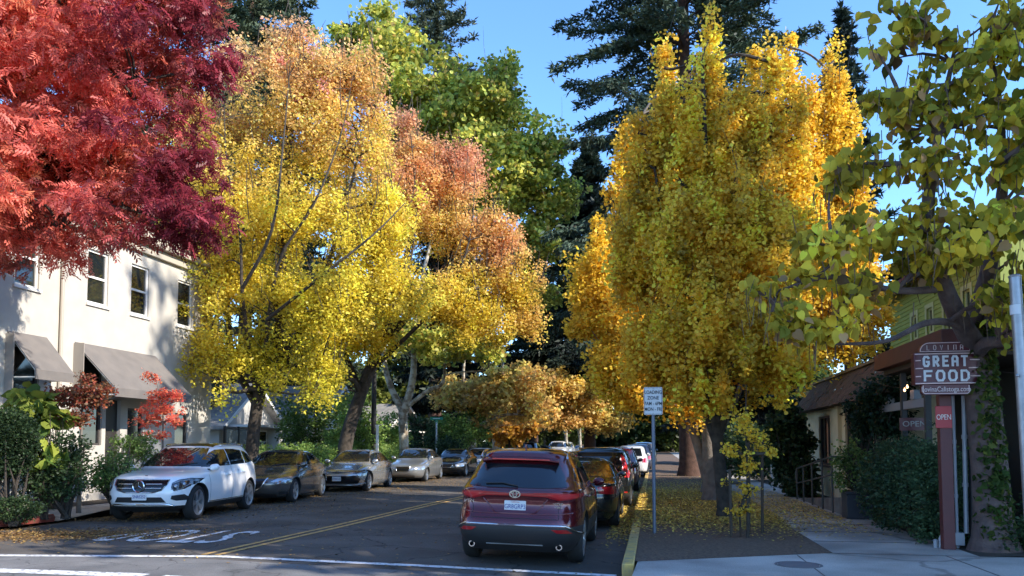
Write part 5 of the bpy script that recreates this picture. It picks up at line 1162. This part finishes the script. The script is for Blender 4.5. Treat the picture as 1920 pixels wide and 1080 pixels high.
# yellow street tree
tree('yellow_tree', 'big golden yellow street tree with orange tips behind the white SUV', 'tree', [((-13.0, 24.2, .24), .24), ((-12.9, 24.4, 3), .2), ((-12.4, 24.8, 5.5), .17), ((-12.3, 25, 9), .12), ((-12.2, 25, 13), .05)],
     [blob(420, 250, 25, 1.9, 1.9), blob(560, 180, 25, 2.0, 1.7), blob(500, 400, 24.5, 2.6, 2.0), blob(640, 280, 25.5, 1.7, 1.9), blob(420, 520, 24, 1.6, 1.3), blob(400, 640, 23, 1.1, 1.2), blob(520, 600, 24, 1.7, 1.3), blob(430, 735, 22.8, .55, .75), blob(620, 560, 24, 1.9, 1.1), blob(690, 470, 25, 1.5, 1.5), blob(390, 370, 24.5, 1.3, 1.2), blob(600, 690, 24.6, .9, .7), blob(560, 95, 25, 1.1, .9), blob(440, 130, 25, 1.0, .7), blob(660, 150, 25.5, 1.1, 1.0), blob(360, 200, 24.6, .9, 1.0), blob(760, 555, 25.6, 1.2, .8), blob(480, 660, 24, 1.2, .8), blob(590, 735, 23.6, .5, .45, w_=.8), blob(720, 380, 25.6, 1.3, 1.4), blob(345, 290, 24.4, .6, .8), blob(500, 720, 23.4, .5, .4), blob(700, 210, 25.6, .8, .8)],
     2100, 78, .30, .112, T_DIAM, col_yellow, BARK_D, twr=.018, stems=[[((-12.8, 24.2, 3.2), .09), (tuple(at(455, 560, 23.2)), .06), (tuple(at(450, 440, 22.9)), .04), (tuple(at(425, 300, 23.0)), .022), (tuple(at(420, 170, 23.4)), .008)], [((-12.6, 24.2, 4), .09), (tuple(at(520, 500, 23.2)), .05), (tuple(at(590, 380, 23.0)), .035), (tuple(at(640, 250, 23.4)), .02), (tuple(at(660, 150, 24)), .008)], [(tuple(at(455, 540, 22.6)), .06), (tuple(at(510, 430, 22.3)), .045), (tuple(at(530, 280, 22.6)), .03), (tuple(at(545, 110, 23.6)), .01)], [(tuple(at(500, 600, 23)), .06), (tuple(at(600, 520, 22.6)), .045), (tuple(at(700, 440, 23)), .03), (tuple(at(760, 380, 24)), .012)], [((-12.9, 24.4, 3), .14), ((-14.0, 24.6, 5), .11), ((-14.2, 24.8, 8.5), .06), ((-13.8, 25, 11.5), .03)], [((-12.7, 24.5, 4), .13), ((-11.2, 24.6, 6), .1), ((-10.2, 25, 9.5), .05), ((-9.8, 25.2, 11.5), .03)]], shell=.4, droop=.45, nsub=420, twigs=520, bottom=2.2, sat=.34, zf=1.1, clumpcol=.22, holes=-.42)
tree('orange_tree', 'orange and coral leaved street tree in the middle, behind the yellow one', 'tree', [((-13.15, 32.3, .24), .34), ((-12.9, 32.4, 2.2), .30), ((-12.2, 32.7, 4.6), .26), ((-11.0, 33, 8), .16), ((-10.0, 33, 12.5), .06)],
     [blob(790, 360, 33, 2.3, 1.9), blob(700, 430, 32, 1.8, 1.5), blob(870, 430, 33, 2.0, 2.0), blob(820, 560, 32, 2.3, 1.4), blob(940, 520, 32.5, 1.4, 1.6), blob(905, 610, 32, 1.7, 1.1), blob(980, 570, 32.5, .9, 1.1), blob(760, 300, 33.5, 1.9, 1.0), blob(860, 310, 33.5, 1.4, 1.0), blob(730, 560, 32, 1.4, 1.1), blob(700, 640, 31.5, .9, .7), blob(640, 620, 31.5, 1.5, 1.0), blob(650, 380, 33, 1.3, 1.4), blob(610, 710, 31, .7, .5), blob(740, 250, 33.5, 1.2, .8), blob(560, 690, 31, .7, .6), blob(930, 440, 32.6, 1.0, 1.3), blob(985, 620, 32.4, .6, .8)],
     1700, 84, .32, .125, T_DIAM, col_orange, BARK_D, twr=.024, stems=[[((-12.2, 32.4, 4.4), .12), (tuple(at(760, 520, 31.4)), .07), (tuple(at(780, 400, 31.3)), .04), (tuple(at(770, 250, 31.5)), .015)], [((-12.0, 32.4, 4.8), .12), (tuple(at(830, 560, 31.6)), .07), (tuple(at(880, 450, 31.3)), .035), (tuple(at(890, 330, 32)), .012)], [((-12.4, 32.6, 4), .16), ((-13.2, 32.4, 6), .12), ((-14.2, 32.6, 9.5), .06)], [((-11.6, 32.8, 6), .15), ((-9.6, 32.6, 8), .1), ((-7.9, 32.8, 11), .04)]], shell=.4, droop=.45, nsub=380, twigs=520, bottom=3.0, sat=.34, zf=1.1, clumpcol=.22, holes=-.42)
# sycamores
def sycamore(label, x, y, blobs, ncl, per, stems, colf=col_syc, tr=.3, z0=.28, lean=0, ls=.30, tw=0, **k):
    return tree('sycamore', label, 'tree', [((x, y, z0), tr), ((x + .02, y, z0 + 1.2), tr * .85), ((x - .06 + lean, y, z0 + 2.7), tr * .8), ((x - .05 + lean * 1.8, y, z0 + 3.4), tr * .85)], blobs, int(ncl * 1.05), int(per * 1.7), .44, ls * .72, T_WIDE, colf, BARK_S, stems=stems, shell=.4, droop=.35, nsub=260, twigs=tw, sat=.3, clumpcol=.25, holes=-.4, group='sycamores along the left pavement', **k)
X, Y_ = at(757, 860, 40.5).x, 40.5
sycamore('tall sycamore with a pale forked trunk and yellow green crown above the street sign', X, Y_,
    [blob(700, 110, 42, 3.0, 2.2), blob(800, 170, 42, 2.8, 2.2), blob(900, 210, 42, 2.6, 2.4), blob(960, 260, 42.5, 1.9, 2.3), blob(780, 280, 42, 3.0, 2.2), blob(900, 340, 42, 2.8, 2.6), blob(990, 350, 43, 1.9, 2.4), blob(700, 40, 42, 1.6, .9), blob(640, 110, 42, 1.6, 1.7), blob(1030, 270, 43.5, 1.2, 1.5), blob(1000, 470, 43.5, 1.6, 2.0), blob(1050, 370, 44, 1.0, 1.6), blob(860, 655, 39.5, 2.0, 1.1), blob(800, 640, 39.5, 1.6, 1.0), blob(915, 690, 39.8, 1.1, .9), blob(720, 600, 39.5, 1.3, .9), blob(945, 150, 42.5, .9, 1.0), blob(1010, 560, 44, 1.0, 1.2)],
    1250, 34, [[((X - .05, Y_, 3.5), .22), ((X - .9, Y_, 5.2), .15), ((X - 1.2, Y_, 7.5), .1), ((X - .9, Y_, 12), .07)], [((X, Y_, 3.5), .24), ((X + .5, Y_, 5.5), .18), ((X + .6, Y_, 9), .12), ((X + 1.8, Y_ + .5, 15), .07), ((X + 2.2, Y_ + 1, 20), .03)], [((X + .1, Y_, 3.7), .13), ((X + 1.4, Y_ - .2, 4.6), .11), ((X + 2.2, Y_ - .3, 5.0), .09), ((X + 2.3, Y_ - .3, 6.6), .05)]], tw=160, bottom=5.2)
X, Y_ = at(885, 850, 52).x, 52
sycamore('sycamore with a grey trunk and brown yellow crown, second past the pale one', X, Y_, [blob(880, 740, 52, 2.3, 1.3), blob(960, 720, 52, 2.2, 1.4), blob(1000, 780, 53, 1.8, 1.0), blob(920, 800, 52, 1.2, .6)], 300, 34, [[((X, Y_, 3.3), .17), ((X + 1.0, Y_, 4.8), .12), ((X + 1.8, Y_, 5.2), .08)], [((X, Y_, 3.3), .17), ((X - .6, Y_, 6), .1), ((X - .4, Y_, 9), .06)]], colf=col_brown, tr=.33, bottom=3.0)
X, Y_ = at(930, 850, 60).x, 60
sycamore('leaning sycamore with a limb reaching out over the road', X, Y_, [blob(1020, 730, 60, 2.6, 1.6), blob(1100, 740, 61, 2.4, 1.4), blob(1060, 780, 60, 2.4, 1.0), blob(960, 770, 60, 2.0, 1.1), blob(1140, 790, 62, 1.8, .9)], 480, 34, [[((X, Y_, 3.0), .2), ((X + 1.8, Y_, 4.2), .16), ((X + 3.4, Y_, 5.6), .1), ((X + 5.5, Y_, 7), .05)], [((X, Y_, 3.3), .17), ((X + .4, Y_, 6), .12), ((X + .6, Y_, 9), .06)]], colf=col_brown, tr=.36, z0=.33, bottom=2.6)
for i, (px, Y_) in enumerate(((1062, 84), (1088, 92), (1112, 102))):
    X = at(px, 840, Y_).x
    sycamore(['slim pale trunked sycamore at the end of the road, leftmost of three', 'slim pale trunked sycamore at the end of the road, middle of three', 'slim pale trunked sycamore at the end of the road, rightmost of three'][i], X, Y_, [(Vector((X, Y_, 7.5)), (3.2, 3, 2.4), 1), (Vector((X + 1, Y_, 10.5)), (2.5, 3, 2.4), 1), (Vector((X - .5, Y_ - 1, 4.9)), (2.6, 2.4, 1.0), 1)], 230, 30, [[((X, Y_, 3.6), .13), ((X + .8, Y_, 7), .08), ((X + 1, Y_, 11), .04)], [((X, Y_, 2.4), .12), ((X - .9, Y_, 6), .08)]], colf=[col_brown, col_syc, col_brown][i], tr=.2, z0=.5, ls=.36)
# orange-brown low foliage left of the road centre, and green trees closing the view
tree('small_orange_tree', 'low amber leaved tree behind the white sedan on the left', 'tree', [(at(955, 838, 57), .08), (at(955, 820, 57), .07), (at(955, 800, 57), .05)], [blob(955, 815, 57, 1.2, .7), blob(985, 800, 57, .9, .6)], 60, 40, .3, .24, T_WIDE, palette([(.5, .25, .05), (.6, .35, .05)], [1, 1]), BARK_D, nsub=16)
for i, (x, y, r, h, lab) in enumerate(((3, 128, 9, 20, 'rounded green tree closing the view at the end of the road'), (-16, 118, 9, 18, 'rounded green tree far left of the road end'), (16, 112, 9, 16, 'rounded green tree far right of the road end'), (-40, 84, 10, 17, 'wide green tree beyond the cottages'), (-33, 104, 9, 19, 'yellowish green tree far beyond the sycamores'))):
    tree('far_tree', lab, 'tree', [((x, y, .5), .3), ((x, y, 4), .25), ((x, y, h * .6), .1)], [(Vector((x, y, h * .45)), (r, r * .7, h * .42), 1), (Vector((x + 3, y, h * .75)), (r * .5, r * .5, h * .3), .6), (Vector((x - 4, y - 2, h * .3)), (r * .6, r * .5, h * .3), .6)], 380, 40, .9, .55, T_WIDE, col_green((.07, .10, .025), (.16, .2, .05) if i != 4 else (.3, .3, .05), .3), BARK_G, nsub=30, group='green trees closing the far view')
fw = np.stack([RNG.uniform(-75, 45, 26000), RNG.uniform(134, 140, 26000), RNG.random(26000) ** .9 * 12 + .3], 1); fw[:, 2] *= .7 + .3 * np.sin(fw[:, 0] * .4)
me = leaf_mesh('far_wood', fw, 1.1 * RNG.uniform(.6, 1.3, 26000), T_WIDE, col_green((.03, .05, .02), (.08, .11, .03), .3)(fw, fw[:, 2])); tag(link('far_wood', me, None, [LEAF]), 'dense green wood closing the view beyond the end of the road', 'wood', kind='stuff')

# ginkgos: upright spires of small yellow leaves
def spires(L, k=6):
    o = []
    for px, y0, y1, Yd, rx, w_ in L:
        a, c = at(px, y0, Yd), at(px, y1, Yd)
        for i in range(k):
            u = (i + .5) / k; p = a.lerp(c, u); r = rx * (.16 + .84 * u ** .8); o.append((p, (r, r, (a.z - c.z) / k * .75), w_))
    return o
g1 = spires([(1335, 32, 430, 18.5, .62, 1.2), (1245, 95, 480, 18.3, .68, 1.2), (1450, 90, 430, 18.6, .5, 1.1), (1196, 220, 560, 18.2, .7, 1), (1498, 170, 520, 18.6, .5, .9), (1292, 130, 520, 17.9, .7, 1.2), (1392, 100, 480, 18.1, .65, 1.2), (1365, 200, 500, 17.7, .7, 1), (1420, 210, 500, 17.9, .6, 1)]) + [blob(1290, 480, 17.6, 1.0, 1.6), blob(1400, 470, 17.6, 1.05, 1.6), blob(1215, 480, 18.2, .8, 1.3), blob(1470, 500, 18.2, .75, 1.3), blob(1340, 640, 16.9, 1.1, 1.2), blob(1240, 660, 17.2, .9, .9), blob(1440, 660, 17.2, .95, 1.0), blob(1330, 755, 16.6, .75, .6)]
tree('ginkgo', 'nearest dark trunked ginkgo, tall spires of shaded golden leaves behind the loading sign', 'tree', [((1.55, 17.94, .14), .17), ((1.42, 17.95, 1.4), .13), ((1.3, 18.0, 3.5), .12), ((1.25, 18.1, 6.5), .09), ((1.2, 18.2, 10.5), .03)], g1, 2300, 70, .15, .076, T_WIDE, col_ginkgo, BARK_D, group='ginkgos in the planting strip', shell=.45, zf=1.9, droop=.2, nsub=200, twigs=130, bottom=2.3, twr=.008, sat=.22, clumpcol=.26, holes=-.75,
     stems=[[((1.4, 17.95, 1.6), .08), ((.7, 18, 4), .06), ((.1, 18.1, 8), .03)], [((1.4, 17.95, 1.8), .08), ((2.0, 18, 4), .06), ((2.4, 18.1, 8), .03)]])
g2 = spires([(1175, 250, 560, 22.5, .9, 1), (1250, 130, 500, 23, .6, .8), (1120, 420, 620, 22, .6, .9)]) + [blob(1130, 540, 22, .9, 1.4), blob(1190, 640, 21.6, 1.2, 1.4), blob(1105, 560, 21.8, .5, .4), blob(1200, 735, 21.4, .8, .6), blob(1290, 700, 21.6, .9, 1.6), blob(1150, 690, 21.6, .6, .7), blob(1090, 610, 21.8, .4, .25)]
tree('ginkgo', 'second ginkgo with two grey trunks, its bright golden boughs spreading left over the cars', 'tree', [((1.62, 23.15, .14), .24), ((1.55, 23.15, 1.5), .19), ((1.45, 23.1, 3.2), .15), ((1.0, 23, 7), .08), ((.8, 23, 9.5), .03)], g2, 950, 80, .2, .086, T_WIDE, col_ginkgo, BARK_G, group='ginkgos in the planting strip', shell=.5, zf=1.3, droop=.2, nsub=90, twigs=20, bottom=2.3,
     stems=[[((1.6, 23.2, .3), .16), ((1.2, 23.3, 1.9), .13), ((.6, 23.3, 3.4), .1), ((-.8, 23, 5.4), .06), ((-1.6, 22.8, 6.6), .03)]])
g3 = spires([(1562, 85, 450, 25.5, .75, 1.2), (1515, 150, 520, 25.2, .8, 1.1), (1598, 210, 560, 25.5, .8, 1), (1478, 60, 400, 25.2, .6, .9), (1540, 250, 560, 25.4, .8, 1), (1415, 100, 450, 25.5, .7, .9)]) + [blob(1540, 560, 24.6, 1.2, 2.0), blob(1600, 580, 24.8, 1.0, 1.6), blob(1460, 560, 24.6, 1.0, 2.2)]
tree('ginkgo', 'third ginkgo, brightly sunlit golden spires right of the shaded one', 'tree', [((1.75, 26.84, .14), .2), ((2.0, 26.8, 2), .17), ((2.9, 26.4, 4), .14), ((3.8, 26, 8), .08), ((4.2, 26, 12), .03)], g3, 1250, 76, .2, .09, T_WIDE, col_ginkgo, BARK_G, group='ginkgos in the planting strip', shell=.5, zf=1.5, droop=.2, nsub=90, twigs=110, bottom=2.6, twr=.009,
     stems=[[((2.3, 26.6, 2.8), .1), ((1.9, 26.2, 6), .07), ((1.9, 26, 11), .03)]])
# young ginkgo with stakes
yb_ = at(1402, 1012, 14.3)
yb_.z = .14
tree('young_ginkgo', 'small young ginkgo sapling tied between wooden stakes in the dark strip', 'tree', [(tuple(yb_), .022), (tuple(yb_ + Vector((.01, .0, 1.1))), .018), (tuple(yb_ + Vector((0, 0, 2.0))), .012), (tuple(yb_ + Vector((.02, 0, 2.6))), .006)],
     [blob(1400, 870, 14.3, .17, .22), blob(1420, 825, 14.3, .18, .2), (at(1375, 845, 14.3), (.2, .18, .12), 1), blob(1405, 920, 14.3, .2, .14), blob(1390, 955, 14.3, .25, .07), blob(1440, 850, 14.3, .15, .08), blob(1395, 790, 14.3, .26, .22), blob(1362, 905, 14.3, .12, .08)], 170, 9, .07, .048, T_WIDE, col_ginkgo, BARK_D, nsub=60, droop=.1, shell=.3, zf=.8)
for i, (px, py, pt_) in enumerate(((1371, 1008, 880), (1389, 1012, 940), (1404, 998, 830), (1429, 992, 812))):
    p = at(px, py, 14.2 + .25 * i); p.z = .13; q = at(px - (3 if i < 2 else 0), pt_, 14.2 + .25 * i) - p; m_ = MB(); m_.tube([(0, 0, -.05), q], [.028 if i != 1 else .02, .026 if i != 1 else .016], 7)
    tag(m_.build('tree_stake', STAKE, loc=p), ['leftmost short brown stake by the ginkgo sapling', 'thin low stake standing right against the ginkgo sapling', 'taller brown stake just right of the ginkgo sapling', 'rightmost tall brown stake by the ginkgo sapling'][i], 'stake', 'stakes round the ginkgo sapling')

# catalpa with heart leaves on the right
Bc = Vector((4.95, 12.9, .14))
cat_blobs = [blob(1700, 60, 11.5, .75, .5), blob(1860, 70, 11.5, .8, .6), blob(1780, 190, 11.4, .9, .5), blob(1690, 190, 11.3, .5, .35), blob(1880, 300, 11.5, .5, .4), blob(1760, 330, 11.3, .65, .35), blob(1620, 310, 11.2, .5, .28), blob(1560, 340, 11.1, .35, .2), blob(1700, 420, 11.2, .8, .3), blob(1850, 420, 11.4, .8, .35), blob(1560, 450, 11, .65, .3), blob(1490, 520, 10.9, .5, .28), blob(1450, 585, 10.9, .35, .16), blob(1590, 530, 11, .65, .33), blob(1740, 480, 11.2, .75, .18), blob(1880, 560, 11.5, .5, .4), blob(1540, 620, 10.9, .6, .2), blob(1570, 600, 11.1, .4, .14), blob(1925, 640, 11.6, .2, .25), blob(1960, 200, 11.5, 1.0, 1.2), blob(1990, 520, 11.6, .9, .9), blob(1420, 545, 10.8, .3, .18), blob(1805, 465, 11.2, .6, .25)]
tree('catalpa', 'heart leaved catalpa with a very thick ivied trunk at the right edge', 'tree', [(tuple(Bc), .28), (tuple(Bc + Vector((-.03, 0, 1.2))), .245), (tuple(Bc + Vector((-.12, 0, 2.6))), .23), (tuple(Bc + Vector((-.22, 0, 3.6))), .2)], cat_blobs, 420, 12, .16, .136, T_CAT, col_cat, BARK_C, leaf=LEAFB, droop=1.5, up=.15, shell=.3, zf=.8, nsub=170, clumpcol=.25, sat=.2,
     stems=[[(tuple(Bc + Vector((-.15, 0, 3.0))), .17), (tuple(at(1780, 560, 12)), .12), (tuple(at(1740, 420, 11.6)), .09), (tuple(at(1760, 250, 11.4)), .05), (tuple(at(1790, 90, 11.5)), .02)],
            [(tuple(Bc + Vector((-.2, 0, 3.3))), .16), (tuple(at(1850, 520, 12.4)), .11), (tuple(at(1880, 350, 12)), .07), (tuple(at(1870, 150, 11.8)), .03)],
            [(tuple(at(1828, 640, 12.7)), .08), (tuple(at(1790, 608, 12.2)), .055), (tuple(at(1735, 606, 11.7)), .045), (tuple(at(1660, 640, 11.3)), .03), (tuple(at(1560, 645, 11)), .015)],
            [(tuple(at(1775, 540, 12)), .06), (tuple(at(1680, 545, 11.4)), .045), (tuple(at(1560, 520, 11)), .03), (tuple(at(1460, 545, 10.9)), .015)],
            [(tuple(at(1850, 600, 12.7)), .12), (tuple(at(1900, 590, 12.5)), .09), (tuple(at(1960, 540, 12.3)), .06)]])
# bean pods hanging from the catalpa
m_ = MB(); pods = bpy.data.objects['catalpa']
for k in range(260):
    bl = cat_blobs[RNG.integers(0, len(cat_blobs))]; p = Vector(tuple(np.array(tuple(bl[0])) + RNG.normal(size=3) * np.array(bl[1]) * .5 + np.array([0, 0, -.05]))) - Bc; L = RNG.uniform(.2, .42); d = Vector((RNG.normal() * .12, RNG.normal() * .12, -1)); m_.tube([p, p + d * L * .5, p + d * L + Vector((RNG.normal() * .02, 0, 0))], [.006, .007, .003], 4)
m_.build('seed_pods', mat('pod_brown', (.10, .06, .035), .8), pods, smooth=60); bpy.data.objects['seed_pods']['kind'] = 'stuff'
# ivy on the trunk
n = 1500; zz_ = RNG.uniform(.2, 3.6, n); an = RNG.normal(-.9, .55, n) ; rr = .262 - .014 * zz_ + .03 * RNG.random(n)
ivp = np.stack([Bc.x - .03 - .05 * zz_ + np.cos(an) * rr, Bc.y + np.sin(an) * rr, Bc.z + zz_], 1)
me = leaf_mesh('ivy', ivp - np.array(Bc), .075 * RNG.uniform(.6, 1.4, n), T_HEART, col_green((.05, .09, .02), (.2, .2, .04))(ivp, zz_), .8); iv = bpy.data.objects.new('ivy', me); C.objects.link(iv); iv.location = Bc; me.materials.append(LEAFB); tag(iv, 'ivy climbing up the thick catalpa trunk', 'ivy')

# unseen trees added beyond the right edge, shaped to shade ginkgos, road and wall
for i, (x, y, h, r) in enumerate(((13.2, 9.4, 18.5, 4.5), (13.8, 13.4, 27.5, 2.7), (19.5, 25.5, 16, 3.0))):
    tree('side_street_tree', ['big leafy green tree beyond the right edge, overhanging the side street', 'second leafy green tree beyond the right edge, behind the catalpa', 'tall leafy tree behind the yellow house'][i], 'tree', [((x, y, .1), .34), ((x, y, 4), .27), ((x, y, h * .8), .08)], [(Vector((x, y, h * .68)), (r, r, h * .28), 1), (Vector((x, y - .3, h * .36)), (r * .95, r * .95, h * .2), 1)], [600, 120, 130][i], 44, .42, .30, T_WIDE, col_green((.05, .09, .02), (.12, .17, .04)), BARK_G, nsub=110, twigs=110, twr=.02)

# ---- shrubs and garden plants, left
DG = col_green((.03, .055, .024), (.08, .13, .045), 1.4); MG = col_green((.08, .14, .04), (.22, .32, .08), 1.2)
HG = col_green((.12, .21, .05), (.38, .50, .12), .9)
shrub('clipped_bush', 'dark round clipped bush on a short trunk at the left edge', [blob(10, 830, 13.6, .55, .62)], 900, 18, .09, .055, DG, base=(at(18, 930, 13.6).x, 13.6, .24), shell=.9)
shrub('low_bush', 'low dark bush spilling over the red kerb at the left corner', [blob(30, 955, 13.4, .45, .2, .4)], 200, 14, .07, .05, DG, base=(at(30, 975, 13.4).x, 13.4, .22))
shrub('broad_leaf_plant', 'tall garden plant with big drooping green and yellow leaves beside the round bush', [blob(80, 780, 14.4, .42, .28), blob(55, 745, 14.4, .36, .14), blob(95, 850, 14.2, .2, .25)], 48, 5, .12, .24, col_green((.08, .14, .03), (.35, .38, .06), 1), base=(at(80, 930, 14.4).x, 14.4, .24), tmpl=T_HEART, leaf=LEAFB, droop=.9, stem=.02)
shrub('dark_shrub', 'dark evergreen shrub below the big leaved plant by the stucco wall', [blob(125, 860, 14.6, .42, .5), blob(110, 905, 14.4, .5, .3)], 260, 15, .1, .07, DG, base=(at(125, 935, 14.6).x, 14.6, .24))
tree('maroon_maple', 'small dark maroon leaved maple with a slim trunk in front of the grey awning', 'tree', [(at(148, 940, 15.2), .035), (at(150, 870, 15.2), .03), (at(153, 800, 15.2), .025), (at(155, 740, 15.2), .015)], [blob(155, 745, 15.2, .55, .28), blob(185, 735, 15.2, .35, .22), blob(120, 740, 15.2, .3, .2), blob(160, 712, 15.2, .2, .15), blob(150, 785, 15.1, .4, .15)], 150, 24, .1, .07, T_DIAM, palette([(.30, .07, .05), (.38, .12, .05), (.18, .10, .05)], [1, 1, 1]), BARK_G, nsub=30, droop=.4)
tree('red_maple', 'small bright coral red maple in front of the second grey awning', 'tree', [(at(305, 880, 17.2), .03), (at(305, 820, 17.2), .025), (at(305, 765, 17.2), .02), (at(292, 710, 17.2), .008)], [blob(305, 770, 17.2, .5, .2), blob(275, 790, 17.2, .38, .12), blob(325, 740, 17.2, .3, .14), blob(285, 705, 17.2, .18, .12), blob(300, 745, 17.2, .25, .2), blob(300, 815, 17.1, .35, .08), blob(330, 790, 17.2, .2, .1)], 130, 22, .08, .065, T_DIAM, palette([(.85, .20, .12), (.9, .30, .15), (.75, .12, .09)], [1, 1, 1]), BARK_G, nsub=40, droop=.3)
shrub('green_shrub', 'green rounded shrub between the maroon maple and the white SUV', [blob(215, 885, 15.6, .45, .38), blob(252, 840, 16.6, .48, .28), blob(190, 895, 15.3, .25, .28)], 330, 16, .1, .06, MG, base=(at(218, 930, 15.6).x, 15.6, .26))
shrub('green_shrub', 'small dark shrub at the foot of the stucco wall, left of the white SUV', [blob(110, 880, 16.3, .5, .35), blob(55, 900, 15.5, .4, .3)], 200, 15, .1, .06, DG, base=(at(100, 925, 16.3).x, 16.3, .26))
# long hedge behind the cars
hb = [(Vector((-13.6, y, .95)), (.65, 1.1, .75), 1) for y in np.arange(25.5, 41, 1.4)]
shrub('hedge', 'long sunlit green hedge running behind the parked sedans on the left', hb, 1500, 24, .13, .085, HG, cat='hedge', base=(-13.6, 33, .26), shell=.85)
shrub('tall_shrub', 'loose leafy green shrub between the leaning tree and the black pole', [blob(668, 775, 36, .9, 1.0), blob(690, 820, 36, .8, .9), blob(640, 830, 35, .7, .7)], 240, 22, .18, .14, HG, base=(at(668, 868, 36).x, 36, .26))
shrub('tall_shrub', 'leafy green shrub right behind the pale sycamore trunk', [blob(735, 815, 43, .9, 1.1), blob(720, 840, 42.5, .8, .6)], 200, 22, .18, .15, HG, base=(at(735, 858, 43).x, 43, .26))
shrub('tall_shrub', 'dark leafy shrubs in front of the grey shingled cottage', [blob(600, 790, 38, 1.5, 1.3), blob(560, 810, 37, .9, .9), blob(540, 790, 36, .5, 1.2)], 300, 20, .2, .15, MG, base=(at(600, 850, 38).x, 38, .3))
shrub('tall_shrub', 'bright green shrub by the green street sign', [blob(850, 815, 50, 1.4, 1.1), blob(890, 800, 52, 1.2, 1.2)], 220, 20, .22, .18, HG, base=(at(860, 850, 50).x, 50, .3))
shrub('tall_shrub', 'low dark green shrubs behind the older silver sedan', [blob(800, 835, 47.5, 2.0, .6), blob(780, 810, 48.2, 1.2, 1.0)], 220, 20, .2, .16, DG, base=(at(800, 850, 47.5).x, 47.5, .3))
# ---- right side plants
RG_ = col_green((.05, .10, .05), (.12, .2, .09), 1.1)
hb = [(Vector((4.55, y, .85)), (.52, .7, .9), 1) for y in (14.0, 14.9, 15.8, 16.7)] + [(Vector((4.5, 14.6, 1.35)), (.42, .8, .45), .6), (Vector((4.75, 16.4, 1.5)), (.45, .6, .35), .6), (Vector((4.5, 13.6, .6)), (.4, .35, .55), .6)]
shrub('hedge', 'dense dark green hedge left of the maroon sign post', hb, 1500, 20, .1, .06, RG_, cat='hedge', base=(4.55, 15.2, .15), shell=.85)
shrub('planter_shrub', 'light green shrub growing in the dark planter box by the ramp', [(Vector((4.28, 18.1, 1.15)), (.45, .45, .5), 1), (Vector((4.1, 18.0, 1.5)), (.25, .25, .3), .4)], 130, 14, .1, .075, MG, base=(4.28, 18.1, .73), droop=.3)
vb = [blob(1650, 745, 18.6, .5, .45), blob(1625, 790, 18.8, .35, .5), blob(1670, 790, 18.2, .4, .3), blob(1600, 770, 20.5, .25, .3), blob(1680, 730, 17.8, .3, .3)]
shrub('climbing_vine', 'dark climbing vine hanging over the corner of the restaurant roof', vb, 420, 18, .12, .085, col_green((.015, .04, .02), (.04, .075, .035)), cat='vine', base=(4.9, 18.9, .15), droop=.8, shell=.5)
shrub('dark_laurel', 'tall dark glossy leaved laurel behind the far end of the handrail', [blob(1487, 850, 25.5, .6, 1.1), blob(1475, 800, 25.6, .55, .7), blob(1500, 900, 25.3, .5, .6)], 420, 18, .13, .10, DG, base=(at(1487, 925, 25.5).x, 25.5, .15), tmpl=T_WIDE)
shrub('dark_shrub', 'dark shrubs along the far walk beyond the stakes', [blob(1440, 860, 36, 1.4, 1.2), blob(1400, 850, 38, 1.2, 1.4)], 300, 18, .2, .16, DG, base=(at(1430, 885, 36).x, 36, .3))
shrub('low_ivy', 'dark low plants round the foot of the catalpa trunk', [(Vector((5.4, 12.7, .3)), (.6, .35, .3), 1), (Vector((6.1, 13.2, .6)), (.7, .6, .7), 1)], 260, 15, .1, .07, DG, base=(5.5, 12.8, .15), cat='ivy')
